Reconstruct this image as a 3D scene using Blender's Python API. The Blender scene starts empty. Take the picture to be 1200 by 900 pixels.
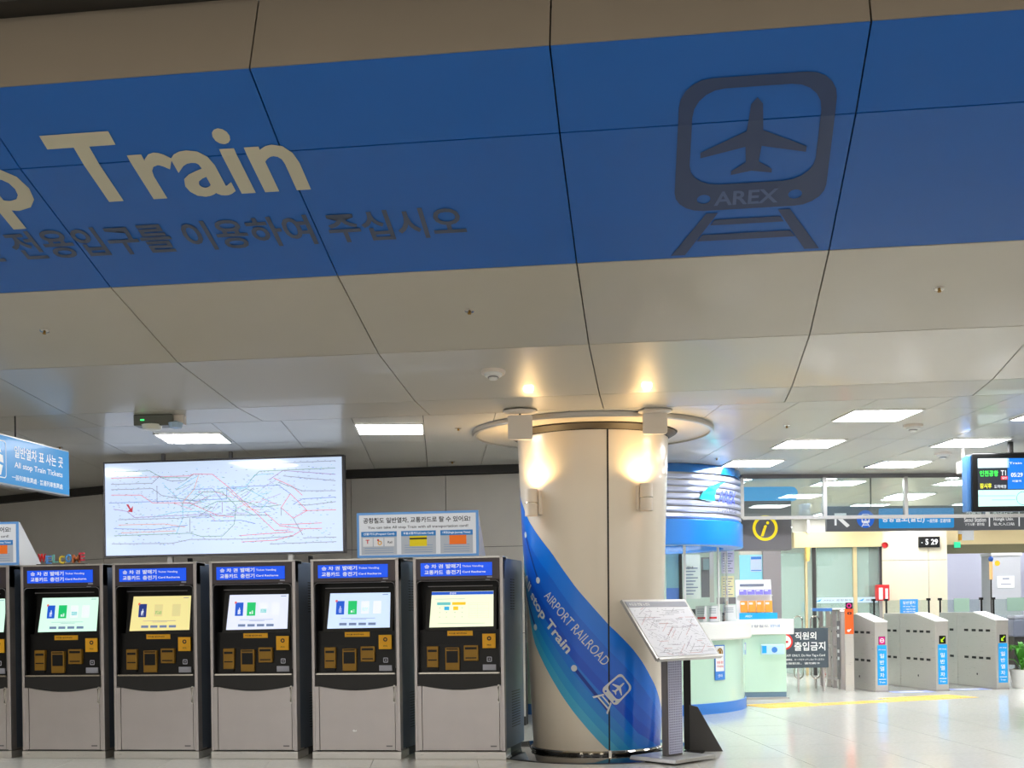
import bpy, bmesh, math, random
from mathutils import Vector, Matrix
from mathutils.geometry import tessellate_polygon
random.seed(7)
SC = bpy.context.scene
COL = SC.collection
PI = math.pi

# ---------------------------------------------------------------- camera
F = 1400.0; PHI = .1319; RHO = .014; V0 = 714.0
cd = bpy.data.cameras.new('camera'); cam = bpy.data.objects.new('camera', cd); COL.objects.link(cam)
cd.sensor_width = 36; cd.lens = F / 1200 * 36; cd.shift_y = (V0 - 450) / 1200; cd.clip_end = 200
FWD = Vector((-math.sin(PHI), math.cos(PHI), 0)); RGT = Vector((math.cos(PHI), math.sin(PHI), 0)); UP = Vector((0, 0, 1))
CAM = Vector((0, 0, 1.3))
cr, sr = math.cos(RHO), math.sin(RHO)
rx = RGT * cr - UP * sr          # image right axis (the photographer's hand was slightly tilted)
ry = RGT * sr + UP * cr
cam.matrix_world = Matrix(((rx.x, ry.x, -FWD.x, CAM.x), (rx.y, ry.y, -FWD.y, CAM.y), (rx.z, ry.z, -FWD.z, CAM.z), (0, 0, 0, 1)))
SC.camera = cam
SC.cycles.caustics_reflective = False; SC.cycles.caustics_refractive = False
# ---------------------------------------------------------------- world, lights, exposure
WORLD = 1.0
w = bpy.data.worlds.new('world'); SC.world = w; w.use_nodes = True
w.node_tree.nodes['Background'].inputs[0].default_value = (1.0, .97, .925, 1)
w.node_tree.nodes['Background'].inputs[1].default_value = WORLD
SC.view_settings.view_transform = 'Standard'; SC.view_settings.look = 'None'
SC.view_settings.exposure = 0.0; SC.view_settings.gamma = 1
LED = 25.0          # ceiling panel strength
SCONCE_W = 21.0    # wall lamp power

def at(u, v, z):
    a0 = (u - 600) / F; b0 = (V0 - v) / F
    a = a0 * cr + b0 * sr; b = -a0 * sr + b0 * cr
    return CAM + z * (FWD + a * RGT + b * UP)
def ray(u, v): return at(u, v, 1) - CAM
def onz(u, v, h):
    r = ray(u, v); return CAM + r * ((h - CAM.z) / r.z)
def ony(u, v, y):
    r = ray(u, v); return CAM + r * (y / r.y)

# ---------------------------------------------------------------- materials
MATS = {}
def mat(name, col, rough=.5, metal=0, emit=0, noise=0, nscale=20, aniso=0, bump=0, stretch=(1, 1, 1), spec=.5, coat=0, alpha=1):
    if name in MATS: return MATS[name]
    m = bpy.data.materials.new(name); m.use_nodes = True; nt = m.node_tree; p = nt.nodes['Principled BSDF']
    c = tuple(x / 255 for x in col); c = tuple((x / 12.92 if x < .04045 else ((x + .055) / 1.055) ** 2.4) for x in c) + (1,)
    p.inputs['Base Color'].default_value = c; p.inputs['Roughness'].default_value = rough; p.inputs['Metallic'].default_value = metal
    p.inputs['Specular IOR Level'].default_value = spec; p.inputs['Coat Weight'].default_value = coat
    if emit:
        p.inputs['Emission Color'].default_value = c; p.inputs['Emission Strength'].default_value = emit
        p.inputs['Base Color'].default_value = tuple(x * .3 for x in c[:3]) + (1,)
    if noise:
        tc = nt.nodes.new('ShaderNodeTexCoord'); mp = nt.nodes.new('ShaderNodeMapping'); mp.inputs['Scale'].default_value = stretch
        n = nt.nodes.new('ShaderNodeTexNoise'); n.inputs['Scale'].default_value = nscale; n.inputs['Detail'].default_value = 6
        nt.links.new(tc.outputs['Object'], mp.inputs['Vector']); nt.links.new(mp.outputs[0], n.inputs['Vector'])
        mx = nt.nodes.new('ShaderNodeMix'); mx.data_type = 'RGBA'; mx.inputs['Factor'].default_value = 1
        mx.inputs['A'].default_value = tuple(x * (1 - noise) for x in c[:3]) + (1,); mx.inputs['B'].default_value = tuple(min(1, x * (1 + noise)) for x in c[:3]) + (1,)
        nt.links.new(n.outputs['Fac'], mx.inputs['Factor']); nt.links.new(mx.outputs['Result'], p.inputs['Base Color'])
        mr = nt.nodes.new('ShaderNodeMapRange'); mr.inputs['To Min'].default_value = max(0.02, rough - .07); mr.inputs['To Max'].default_value = rough + .07
        nt.links.new(n.outputs['Fac'], mr.inputs['Value']); nt.links.new(mr.outputs[0], p.inputs['Roughness'])
        if bump:
            b = nt.nodes.new('ShaderNodeBump'); b.inputs['Strength'].default_value = bump; b.inputs['Distance'].default_value = .002
            nt.links.new(n.outputs['Fac'], b.inputs['Height']); nt.links.new(b.outputs[0], p.inputs['Normal'])
    MATS[name] = m; return m
def glass(name, col, refl=.12, tint=.9, rough=.02):
    if name in MATS: return MATS[name]
    m = bpy.data.materials.new(name); m.use_nodes = True; nt = m.node_tree; nt.nodes.clear()
    o = nt.nodes.new('ShaderNodeOutputMaterial'); t = nt.nodes.new('ShaderNodeBsdfTransparent'); g = nt.nodes.new('ShaderNodeBsdfGlossy')
    d = nt.nodes.new('ShaderNodeBsdfDiffuse'); m1 = nt.nodes.new('ShaderNodeMixShader'); m2 = nt.nodes.new('ShaderNodeMixShader')
    fr = nt.nodes.new('ShaderNodeFresnel'); fr.inputs[0].default_value = 1.5
    c = tuple(((x / 255 + .055) / 1.055) ** 2.4 for x in col) + (1,)
    t.inputs[0].default_value = tuple(x ** .3 for x in c[:3]) + (1,); d.inputs[0].default_value = c; g.inputs['Roughness'].default_value = rough
    m1.inputs[0].default_value = 1 - tint; nt.links.new(t.outputs[0], m1.inputs[1]); nt.links.new(d.outputs[0], m1.inputs[2])
    ad = nt.nodes.new('ShaderNodeMath'); ad.operation = 'MULTIPLY_ADD'; ad.inputs[1].default_value = 1; ad.inputs[2].default_value = refl
    nt.links.new(fr.outputs[0], ad.inputs[0]); nt.links.new(ad.outputs[0], m2.inputs[0])
    nt.links.new(m1.outputs[0], m2.inputs[1]); nt.links.new(g.outputs[0], m2.inputs[2]); nt.links.new(m2.outputs[0], o.inputs[0])
    MATS[name] = m; return m

M_panel = mat('ceiling_metal', (196, 190, 176), .32, 0, noise=.04, nscale=3, coat=.25)
M_panel_beige = mat('ceiling_beige', (146, 136, 124), .42, 0, noise=.05, nscale=3)
M_panel_blue = mat('ceiling_blue', (16, 98, 188), .38, 0, noise=.06, nscale=2)
M_flat = mat('ceiling_flat', (200, 197, 188), .34, 0, noise=.03, nscale=2, coat=.2)
M_hall_fill = mat('hall_fill_diffuser', (255, 246, 228), .5, emit=24)
M_gap = mat('joint_dark', (40, 38, 36), .9)  # dark colour of joints, seams and panel backing
M_wall = mat('wall_metal', (212, 207, 200), .4, .0, noise=.05, nscale=4)
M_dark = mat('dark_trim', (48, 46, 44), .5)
M_tile = mat('floor_stone', (214, 213, 206), .12, 0, noise=.08, nscale=30)
M_tilejoint = mat('floor_joint', (120, 115, 102), .7)
M_led = mat('led_diffuser', (250, 252, 255), .5, emit=LED)
M_steel = mat('brushed_steel', (192, 186, 185), .36, .8, noise=.08, nscale=5, stretch=(1, 1, 1))
M_steel_lt = mat('light_steel', (212, 209, 204), .3, .75, noise=.06, nscale=6, stretch=(1, 1, 30))
M_steelblue = mat('cabinet_blue_grey', (112, 124, 142), .38, .45, noise=.06, nscale=8)
M_kiosk_head = mat('dark_bronze', (80, 73, 75), .35, .5, noise=.05)
M_black = mat('black_plastic', (12, 12, 13), .35, spec=.3)
M_skirt = mat('charcoal_skirt', (38, 37, 37), .4, spec=.35)
M_white = mat('white_paint', (236, 236, 232), .4)
M_cream = mat('cream_plastic', (232, 222, 210), .4)
M_chrome = mat('chrome', (200, 195, 185), .12, 1)
M_column = mat('column_cladding', (232, 222, 206), .28, .1, coat=.25)
M_ring = mat('ring_paint', (214, 205, 188), .35)
M_recess_shade = mat('recess_shade_brown', (66, 58, 48), .6)  # dark brown painted for the shadow at the column top
M_blk_gloss = mat('black_gloss', (26, 26, 27), .12, coat=.5)
M_signblue = mat('sign_blue_lit', (12, 84, 235), .4, emit=.9)
M_blue = mat('booth_blue', (24, 140, 244), .3, coat=.4)
M_print_w = mat('print_white', (245, 245, 245), .5, emit=.7)
M_paintw = mat('paint_white', (240, 242, 242), .5)
M_paintlt = mat('paint_light_grey', (205, 203, 190), .5)
M_printk = mat('print_black', (30, 30, 34), .6)
M_yellow = mat('label_yellow', (240, 176, 22), .5)
M_ochre = mat('slot_ochre', (150, 112, 30), .4, .3)
M_grey_label = mat('label_grey', (176, 178, 192), .5)
M_orange = mat('orange', (250, 110, 20), .5)
M_red = mat('red', (215, 30, 34), .45)
M_cyan = mat('cyan_sticker', (20, 165, 240), .45)
M_mint = mat('mint_glass_panel', (198, 230, 210), .15, coat=.6)
M_kickblue = mat('kick_blue', (60, 130, 215), .4)
M_goldwall = mat('cream_marble', (226, 216, 190), .4, noise=.05)
M_lintel = mat('gold_lintel', (220, 200, 152), .3, .3)
M_glass = glass('clear_glass', (210, 230, 226), .04, .96)
M_glass_g = glass('green_glass', (205, 232, 222), .05, .68)
M_alu = mat('aluminium', (188, 186, 182), .3, .6)
M_signgrey = mat('sign_grey', (112, 109, 112), .5)

# ---------------------------------------------------------------- mesh helpers
class MB:
    def __init__(s): s.v = []; s.f = []; s.m = []
    def poly(s, pts, mi=0):
        n = len(s.v); s.v += [tuple(p) for p in pts]; s.f.append(tuple(range(n, n + len(pts)))); s.m.append(mi); return s
    def box(s, x0, x1, y0, y1, z0, z1, mi=0):
        n = len(s.v)
        s.v += [(x0, y0, z0), (x1, y0, z0), (x1, y1, z0), (x0, y1, z0), (x0, y0, z1), (x1, y0, z1), (x1, y1, z1), (x0, y1, z1)]
        for q in ((3, 2, 1, 0), (4, 5, 6, 7), (0, 1, 5, 4), (1, 2, 6, 5), (2, 3, 7, 6), (3, 0, 4, 7)): s.f.append(tuple(n + i for i in q)); s.m.append(mi)
        return s
    def prism(s, pts, a, b, fn, mi=0):      # pts 2D polygon, fn(p,q,t) -> xyz, extruded from a to b
        n = len(s.v); k = len(pts)
        s.v += [fn(p[0], p[1], a) for p in pts] + [fn(p[0], p[1], b) for p in pts]
        for t in tessellate_polygon([[Vector((p[0], p[1], 0)) for p in pts]]):
            s.f.append(tuple(n + i for i in t)); s.f.append(tuple(n + k + i for i in reversed(t))); s.m += [mi, mi]
        for i in range(k): j = (i + 1) % k; s.f.append((n + i, n + j, n + k + j, n + k + i)); s.m.append(mi)
        return s
    def xz(s, pts, y0, y1, mi=0): return s.prism(pts, y0, y1, lambda p, q, t: (p, t, q), mi)
    def yz(s, pts, x0, x1, mi=0): return s.prism(pts, x0, x1, lambda p, q, t: (t, p, q), mi)
    def xy(s, pts, z0, z1, mi=0): return s.prism(pts, z0, z1, lambda p, q, t: (p, q, t), mi)
    def lathe(s, prof, c=(0, 0, 0), n=32, a0=0, a1=2 * PI, mi=0):
        full = abs(a1 - a0 - 2 * PI) < 1e-6; m = n if full else n + 1; b = len(s.v); k = len(prof)
        for i in range(m):
            a = a0 + (a1 - a0) * i / n
            s.v += [(c[0] + r * math.cos(a), c[1] + r * math.sin(a), c[2] + z) for r, z in prof]
        for i in range(n):
            j = (i + 1) % m
            for q in range(k - 1): s.f.append((b + i * k + q, b + j * k + q, b + j * k + q + 1, b + i * k + q + 1)); s.m.append(mi)
        return s
    def tube(s, pts, r, n=8, mi=0):
        pts = [Vector(p) for p in pts]; b = len(s.v)
        for i, p in enumerate(pts):
            d = (pts[min(i + 1, len(pts) - 1)] - pts[max(i - 1, 0)]).normalized()
            u = d.cross(Vector((0, 0, 1)));
            if u.length < .1: u = d.cross(Vector((0, 1, 0)))
            u.normalize(); w_ = d.cross(u)
            s.v += [tuple(p + r * (math.cos(2 * PI * k / n) * u + math.sin(2 * PI * k / n) * w_)) for k in range(n)]
        for i in range(len(pts) - 1):
            for k in range(n): s.f.append((b + i * n + k, b + i * n + (k + 1) % n, b + (i + 1) * n + (k + 1) % n, b + (i + 1) * n + k)); s.m.append(mi)
        s.f.append(tuple(b + k for k in reversed(range(n)))); s.m.append(mi)
        s.f.append(tuple(b + (len(pts) - 1) * n + k for k in range(n))); s.m.append(mi)
        return s
    def mesh(s, name, mats):
        me = bpy.data.meshes.new(name); me.from_pydata(s.v, [], s.f)
        for m in (mats if isinstance(mats, (list, tuple)) else [mats]): me.materials.append(m)
        for p, mi in zip(me.polygons, s.m): p.material_index = mi
        me.update(); return me
def B(*a): return MB().box(*a)
def link(name, me, parent=None, loc=None, smooth=False, bevel=0, fix=True):
    o = bpy.data.objects.new(name, me); COL.objects.link(o)
    if parent is not None: o.parent = parent
    if loc is not None: o.location = loc
    if fix:
        bm = bmesh.new(); bm.from_mesh(me); bmesh.ops.recalc_face_normals(bm, faces=bm.faces)
        if bevel: bmesh.ops.bevel(bm, geom=[e for e in bm.edges if len(e.link_faces) == 2 and e.calc_face_angle() > .5], offset=bevel, segments=2, affect='EDGES', profile=.5, clamp_overlap=True)
        bm.to_mesh(me); bm.free()
    if smooth: me.shade_smooth(); me.set_sharp_from_angle(angle=.6)
    return o
def part(name, mb, m, parent=None, smooth=False, bevel=0, loc=None, label=None):
    o = link(name, mb.mesh(name, m), parent, loc, smooth, bevel)
    if label: o['label'] = label
    return o
def tag(o, label, cat, group=None):
    o['label'] = label; o['category'] = cat
    if group: o['group'] = group
    return o
def thing(name, loc, label, cat, yaw=0, group=None):
    o = bpy.data.objects.new(name, None); COL.objects.link(o); o.location = loc; o.rotation_euler = (0, 0, yaw); o.empty_display_size = .1
    return tag(o, label, cat, group)
def struct(name, mb, m, smooth=False, parent=None, bevel=0):
    o = part(name, mb, m, parent, smooth, bevel)
    if parent is None: o['kind'] = 'structure'
    return o

# lettering ------------------------------------------------------
TC = {}
def glyphs(body, bold=0.0, shear=0.0):
    key = (body, bold, shear)
    if key in TC: return TC[key]
    c = bpy.data.curves.new('t', 'FONT'); c.body = body; c.offset = bold; c.shear = shear; c.resolution_u = 3
    o = bpy.data.objects.new('t', c); COL.objects.link(o); bpy.context.view_layer.update()
    me = bpy.data.meshes.new_from_object(o.evaluated_get(bpy.context.evaluated_depsgraph_get()))
    vs = [(v.co.x, v.co.y) for v in me.vertices]; fs = [tuple(p.vertices) for p in me.polygons]
    bpy.data.objects.remove(o); bpy.data.curves.remove(c); bpy.data.meshes.remove(me)
    TC[key] = (vs, fs); return TC[key]
def fit(body, x0, x1, y0, y1, bold=0.0, shear=0.0):
    vs, fs = glyphs(body, bold, shear)
    a, b = min(v[0] for v in vs), max(v[0] for v in vs); c, d = min(v[1] for v in vs), max(v[1] for v in vs)
    return [(x0 + (v[0] - a) / (b - a) * (x1 - x0), y0 + (v[1] - c) / (d - c) * (y1 - y0)) for v in vs], fs
def letters(body, x0, x1, z0, z1, y, m, parent, name='lettering', bold=.012, shear=0.0, xf=None):
    vs, fs = fit(body, x0, x1, z0, z1, bold, shear)
    me = bpy.data.meshes.new(name)
    me.from_pydata([xf(*v) if xf else (v[0], y, v[1]) for v in vs], [], fs); me.materials.append(m)
    me.update()
    return link(name, me, parent, fix=False)
def flat(polys, y, m, parent, name='emblem', xf=None, sx=1, sz=1, ox=0, oz=0):
    """flat print from 2D polygons, each a list of loops"""
    v = []; f = []
    for loops in polys:
        n = len(v); L = [[Vector((p[0], p[1], 0)) for p in lp] for lp in loops]
        pts = [p for lp in L for p in lp]
        v += [(ox + p.x * sx, oz + p.y * sz) for p in pts]
        f += [tuple(n + i for i in t) for t in tessellate_polygon(L)]
    me = bpy.data.meshes.new(name); me.from_pydata([xf(*p) if xf else (p[0], y, p[1]) for p in v], [], f); me.materials.append(m); me.update()
    return link(name, me, parent, fix=False)
def rrect(x0, x1, y0, y1, r, n=5):
    out = []
    for cx, cy, a in ((x1 - r, y1 - r, 0), (x0 + r, y1 - r, PI / 2), (x0 + r, y0 + r, PI), (x1 - r, y0 + r, 1.5 * PI)):
        out += [(cx + r * math.cos(a + PI / 2 * i / n), cy + r * math.sin(a + PI / 2 * i / n)) for i in range(n + 1)]
    return out
def circ(cx, cy, r, n=20): return [(cx + r * math.cos(2 * PI * i / n), cy + r * math.sin(2 * PI * i / n)) for i in range(n)]
def warp(lp): return [(x * (.92 + .08 * (1 - y / 1.16)) , y) for x, y in lp]
PLANE = [(0, 1.0), (.035, .95), (.045, .82), (.05, .74), (.33, .57), (.33, .52), (.05, .6), (.04, .46), (.13, .38), (.13, .345), (0, .375)]
PLANE = PLANE + [(-x, y) for x, y in reversed(PLANE[1:-1])]
def train_emblem():       # unit width train front, window with aircraft, rails; returns dark polygons
    body = [warp(rrect(-.5, .5, 0, 1.16, .2)), warp(rrect(-.41, .41, .26, 1.08, .2)), circ(-.3, .12, .045), circ(.3, .12, .045)]
    rails = [[[(-.2, -.03), (-.28, -.03), (-.52, -.48), (-.42, -.48)]], [[(.2, -.03), (.28, -.03), (.52, -.48), (.42, -.48)]],
             [[(-.22, -.1), (.22, -.1), (.25, -.16), (-.25, -.16)]], [[(-.3, -.26), (.3, -.26), (.34, -.33), (-.34, -.33)]]]
    return [body, [PLANE]] + rails

# =================================================================== STRUCTURE
GY = math.radians(11)                       # the grid of the flat ceiling, floor tiles and glass screen
gx = Vector((math.cos(GY), math.sin(GY), 0)); gy = Vector((-math.sin(GY), math.cos(GY), 0))
def G(x, y, z=0): p = gx * x + gy * y; return (p.x, p.y, z)
HC = 2.92
# ---- floor
floor = struct('floor', B(-32, 30, -14, 40, -.15, -.012), M_tilejoint)
T = .9
tile_me = MB().box(.002, T - .002, .002, T - .002, -.012, 0).mesh('floor_tile', M_tile)
tiles = []
def inview(p, m=60):
    d = p - CAM; z = d.dot(FWD)
    if z < .5: return False
    u = 600 + F * d.dot(RGT) / z; v = V0 - F * d.z / z
    return -m < u < 1200 + m and v < 900 + m
for i in range(-12, 14):
    for j in range(9, 30):
        p = Vector(G(i * T + .3, j * T + .15, 0)); c = Vector(G((i + .5) * T + .3, (j + .5) * T + .15, 0))
        if inview(c, 90) and j < 24:
            o = bpy.data.objects.new('floor_tile', tile_me); COL.objects.link(o); o.parent = floor; o.location = p; o.rotation_euler = (0, 0, GY); tiles.append((i, j))
used = set(tiles)
mb = MB()
for i in range(-26, 30):
    for j in range(-10, 40):
        if (i, j) in used: continue
        x0, y0 = i * T + .3 + .002, j * T + .15 + .002; mb.poly([G(x0, y0), G(x0 + T - .004, y0), G(x0 + T - .004, y0 + T - .004), G(x0, y0 + T - .004)])
o = link('tile_field', mb.mesh('tile_field', M_tile), floor, fix=False); o['kind'] = 'stuff'

# ---- curved ceiling: folds (Y, height) and seams
FO = [(5.645, 4.32), (5.4904, 3.8974), (5.9587, 3.6784), (6.9858, 3.3183), (7.9784, 3.0608), (9.1531, 2.935), (9.743, HC)]
XB = -.516; S = 1.4394
ceiling = struct('ceiling', MB().xy([(-20, 9.8), (20, 9.8), (20, 34), (-20, 34)], HC + .04, HC + .2), M_gap)
back = MB()
back.poly([(-14, 5.69, 4.32), (14, 5.69, 4.32), (14, 5.535, 3.9), (-14, 5.535, 3.9)])
for (y0, h0), (y1, h1) in zip(FO[1:], FO[2:]):
    if y0 < 5.5: y0, h0 = y0 + .12, h0 - .056
    back.poly([(-14, y0, h0 + .045), (14, y0, h0 + .045), (14, y1, h1 + .045), (-14, y1, h1 + .045)])
    back.poly([(-14, y0, h0 + .3), (14, y0, h0 + .3), (14, y1, h1 + .3), (-14, y1, h1 + .3)])
link('ceiling_backing', back.mesh('ceiling_backing', M_gap), ceiling, fix=False)
names = [M_panel_beige, M_panel_blue, M_panel_blue, M_panel, M_panel, M_panel]
for si in range(6):
    (y0, h0), (y1, h1) = FO[si], FO[si + 1]
    L = math.hypot(y1 - y0, h1 - h0); d = Vector((0, (y1 - y0) / L, (h1 - h0) / L)); n = Vector((0, -d.z, d.y))
    if n.z < 0: n = -n
    if si == 0: n = Vector((0, abs(n.y), -abs(n.z)))
    g = .004
    mb = MB(); a, b = d * g, d * (L - g)
    X0, X1 = g, S - g
    bot = [Vector((X0, 0, 0)) + a, Vector((X1, 0, 0)) + a, Vector((X1, 0, 0)) + b, Vector((X0, 0, 0)) + b]
    top = [p + n * .03 for p in bot]
    mb.poly(bot); mb.poly(top)
    for k in range(4): mb.poly([bot[k], bot[(k + 1) % 4], top[(k + 1) % 4], top[k]])
    me = mb.mesh('ceiling_panel', names[si])
    bm = bmesh.new(); bm.from_mesh(me); bmesh.ops.remove_doubles(bm, verts=bm.verts, dist=1e-5); bmesh.ops.recalc_face_normals(bm, faces=bm.faces); bm.to_mesh(me); bm.free()
    for k in range(-7, 8):
        o = bpy.data.objects.new('ceiling_panel', me); COL.objects.link(o); o.parent = ceiling; o.location = (XB + k * S, y0, h0)
# dark upper wall over the curved edge
struct('trim_1', B(-14, 14, 5.5, 5.66, 4.322, 5.2), M_dark)
# point on the curved ceiling from running length t measured from fold 1
SEG = [(1, 0.0)]
for i in range(1, 6): SEG.append((i + 1, SEG[-1][1] + math.hypot(FO[i + 1][0] - FO[i][0], FO[i + 1][1] - FO[i][1])))
def arch(X, t, off=.004):
    for (i, a), (j, b) in zip(SEG, SEG[1:]):
        if t <= b or j == 6:
            k = (t - a) / (b - a); y = FO[i][0] + k * (FO[j][0] - FO[i][0]); h = FO[i][1] + k * (FO[j][1] - FO[i][1])
            dy, dh = FO[j][0] - FO[i][0], FO[j][1] - FO[i][1]; L = math.hypot(dy, dh)
            return Vector((X, y + off * dh / L, h - off * dy / L))
def ceiling_print(name, vs, fs, m):
    bm = bmesh.new(); bv = [bm.verts.new((x, t, 0)) for x, t in vs]
    for f in fs:
        try: bm.faces.new([bv[i] for i in f])
        except ValueError: pass
    for tf in (SEG[1][1],):
        bmesh.ops.bisect_plane(bm, geom=bm.verts[:] + bm.edges[:] + bm.faces[:], plane_co=(0, tf, 0), plane_no=(0, 1, 0))
    for v in bm.verts: v.co = arch(v.co.x, v.co.y)
    me = bpy.data.meshes.new(name); bm.to_mesh(me); bm.free(); me.materials.append(m)
    return link(name, me, ceiling, fix=False)
M_cl = mat('ceiling_letter', (196, 192, 172), .5); M_ck = mat('ceiling_letter_grey', (72, 84, 108), .5); M_ce = mat('ceiling_emblem', (46, 66, 108), .45)
vs, fs = fit('Train', -3.18, -1.887, .822, .306, .02); ceiling_print('lettering', vs, fs, M_cl)
g1, _ = glyphs('Train', .02); sx = 1.293 / (max(v[0] for v in g1) - min(v[0] for v in g1)); sy = .516 / (max(v[1] for v in g1) - min(v[1] for v in g1))
g2, f2 = glyphs('All stop', .02); mx = max(v[0] for v in g2)
ceiling_print('lettering', [(-3.425 + (v[0] - mx) * sx, .822 - v[1] * sy) for v in g2], f2, M_cl)
vs, fs = fit('전용입구를 이용하여 주십시오', -3.80, -1.107, 1.285, 1.02, .02); ceiling_print('lettering', vs, fs, M_ck)
vs, fs = fit('선', -4.13, -3.90, 1.285, 1.02, .02); ceiling_print('lettering', vs, fs, M_ck)
v = []; f = []
for loops in train_emblem():
    n = len(v); L = [[Vector((p[0], p[1], 0)) for p in lp] for lp in loops]; pts = [p for lp in L for p in lp]
    v += [(.447 + p.x * .80, 1.185 - p.y * .81) for p in pts]; f += [tuple(n + i for i in t) for t in tessellate_polygon(L)]
ceiling_print('train_emblem', v, f, M_ce)
vs, fs = fit('AREX', .262, .60, 1.145, 1.03, .02); 
o = ceiling_print('lettering', vs, fs, mat('emblem_letter', (84, 104, 150), .5)); o.location.z -= .002

# ---- flat ceiling panels
def clip(poly, inside, cut):
    out = []
    for i, p in enumerate(poly):
        q = poly[(i + 1) % len(poly)]; a, b = inside(p), inside(q)
        if a: out.append(p)
        if a != b: out.append(cut(p, q))
    return out
def clipY(poly, y):
    return clip(poly, lambda p: p[1] >= y, lambda p, q: (p[0] + (q[0] - p[0]) * (y - p[1]) / (q[1] - p[1]), y))
edges = [-.72 + .6 * k for k in range(-14, 9)] + [4.54, 5.0, 5.6, 6.2, 6.8, 7.4, 8.0, 8.6, 9.2]
rows = [8.0, 9.7, 11.5, 13.1, 14.62, 17.0, 19.4, 22, 26]
rest = MB()
for i in range(len(edges) - 1):
    for j in range(len(rows) - 1):
        x0, x1, y0, y1 = edges[i] + .003, edges[i + 1] - .003, rows[j] + .003, rows[j + 1] - .003
        pl = [G(x0, y0)[:2], G(x1, y0)[:2], G(x1, y1)[:2], G(x0, y1)[:2]]; pl = clipY(pl, 9.75)
        if len(pl) < 3: continue
        mb = MB().xy(pl, HC, HC + .02)
        cx = sum(p[0] for p in pl) / len(pl); cy = sum(p[1] for p in pl) / len(pl)
        d = Vector((cx, cy, HC)) - CAM; u = 600 + F * d.dot(RGT) / max(.1, d.dot(FWD))
        if -80 < u < 1280 and j < 4: link('ceiling_panel', mb.mesh('ceiling_panel', M_flat), ceiling)
        else:
            rest.xy(pl, HC, HC + .02)
o = link('far_ceiling_panels', rest.mesh('far_ceiling_panels', M_flat), ceiling); o['kind'] = 'stuff'

# ---- LED ceiling panels (each lamp is a thing of its own)
fr = MB()
for x0, x1, y0, y1 in ((-.3, .3, -.3, -.285), (-.3, .3, .285, .3), (-.3, -.285, -.285, .285), (.285, .3, -.285, .285)): fr.box(x0, x1, y0, y1, -.012, 0)
fr_me = fr.mesh('frame', M_white); df_me = B(-.285, .285, -.285, .285, -.008, 0).mesh('diffuser', M_led)
def led(x, y, label, group=None):
    t = thing('ceiling_light', G(x, y, HC - .001), label, 'light', GY, group)
    link('frame', fr_me, t, fix=False); link('diffuser', df_me, t, fix=False)
led(-2.24, 11.15, 'square white ceiling light above the left half of the large lit map')
led(-.42, 10.64, 'square white ceiling light left of the round column, right of the lit map')
led(3.75, 10.01, 'nearest of the three ceiling lights in the row running over the information booth')
led(3.70, 11.76, 'middle of the three ceiling lights in the row running over the information booth')
led(3.55, 13.35, 'farthest of the ceiling lights before the glass screen, beside the booth canopy')
led(5.31, 13.52, 'ceiling light just in front of the glass screen above the grey direction sign')
led(5.35, 11.73, 'ceiling light up and left of the departure screen, in the right row')
for x, y, n in ((5.35, 10.0, 'nearest'), (7.1, 11.2, 'middle'), (7.1, 13.4, 'farthest')):
    led(x, y, 'square ceiling light beyond the right edge of the picture, %s of three' % n)
for x, n in ((-4.2, 'first'), (-6.1, 'second')): led(x, 11.2, 'square ceiling light over the hanging blue sign, %s one left of the lit map' % n)
RW_ = ('nearest row', 'second row', 'third row', 'fourth row', 'added unseen farthest row'); CW_ = ('leftmost', 'second from left', 'third from left', 'fourth from left', 'added fifth from left', 'rightmost')
for i, x in enumerate((3.7, 5.3, 7.0, 8.7, 10.4, 12.1)):
    for j, y in enumerate((15.6, 17.4, 19.2, 21.0, 24.3)):  # last row and two right columns added unseen, to light the rear hall
        led(x, y, 'square ceiling light behind the glass screen, %s, %s' % (RW_[j], CW_[i]), 'ceiling lights behind the glass screen')
for x, n in ((3.9, 'leftmost'), (5.0, 'middle'), (6.6, 'rightmost')):
    t = thing('round_downlight', G(x, 15.0, HC - .001), 'small round downlight just behind the glass screen, %s of three' % n, 'light', 0, 'round downlights behind the glass screen')
    part('frame', MB().lathe([(.09, 0), (.1, -.012), (.085, -.014), (.085, 0)], n=20), M_white, t, True)
    part('diffuser', MB().lathe([(0, -.008), (.085, -.008)], n=20), M_led, t)

# high ceiling of the front hall, over the photographer, with unseen lamps added to light floor and machines
struct('ceiling_upper', B(-14.5, 16, -14, 5.45, 5.2, 5.35), M_panel_beige)
hf = MB()
for a, b, c, d in ((-.62, .62, -.62, -.6), (-.62, .62, .6, .62), (-.62, -.6, -.6, .6), (.6, .62, -.6, .6)): hf.box(a, b, c, d, -.02, 0)
hfm = hf.mesh('frame', M_white); hdm = B(-.6, .6, -.6, .6, -.012, 0).mesh('diffuser', M_hall_fill)
for i, x in enumerate((-7.5, -2.5, 2.5, 7.5)):
    for j, y in enumerate((.5, -5)):
        t = thing('hall_fill_light', (x, y, 5.199), 'added unseen fill lamp in the high front hall ceiling, %s row, %s' % (('front', 'rear')[j], ('far left', 'left', 'right', 'far right')[i]), 'light', 0, 'fill lamps added over the front hall')
        link('frame', hfm, t, fix=False); link('diffuser', hdm, t, fix=False)
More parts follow.
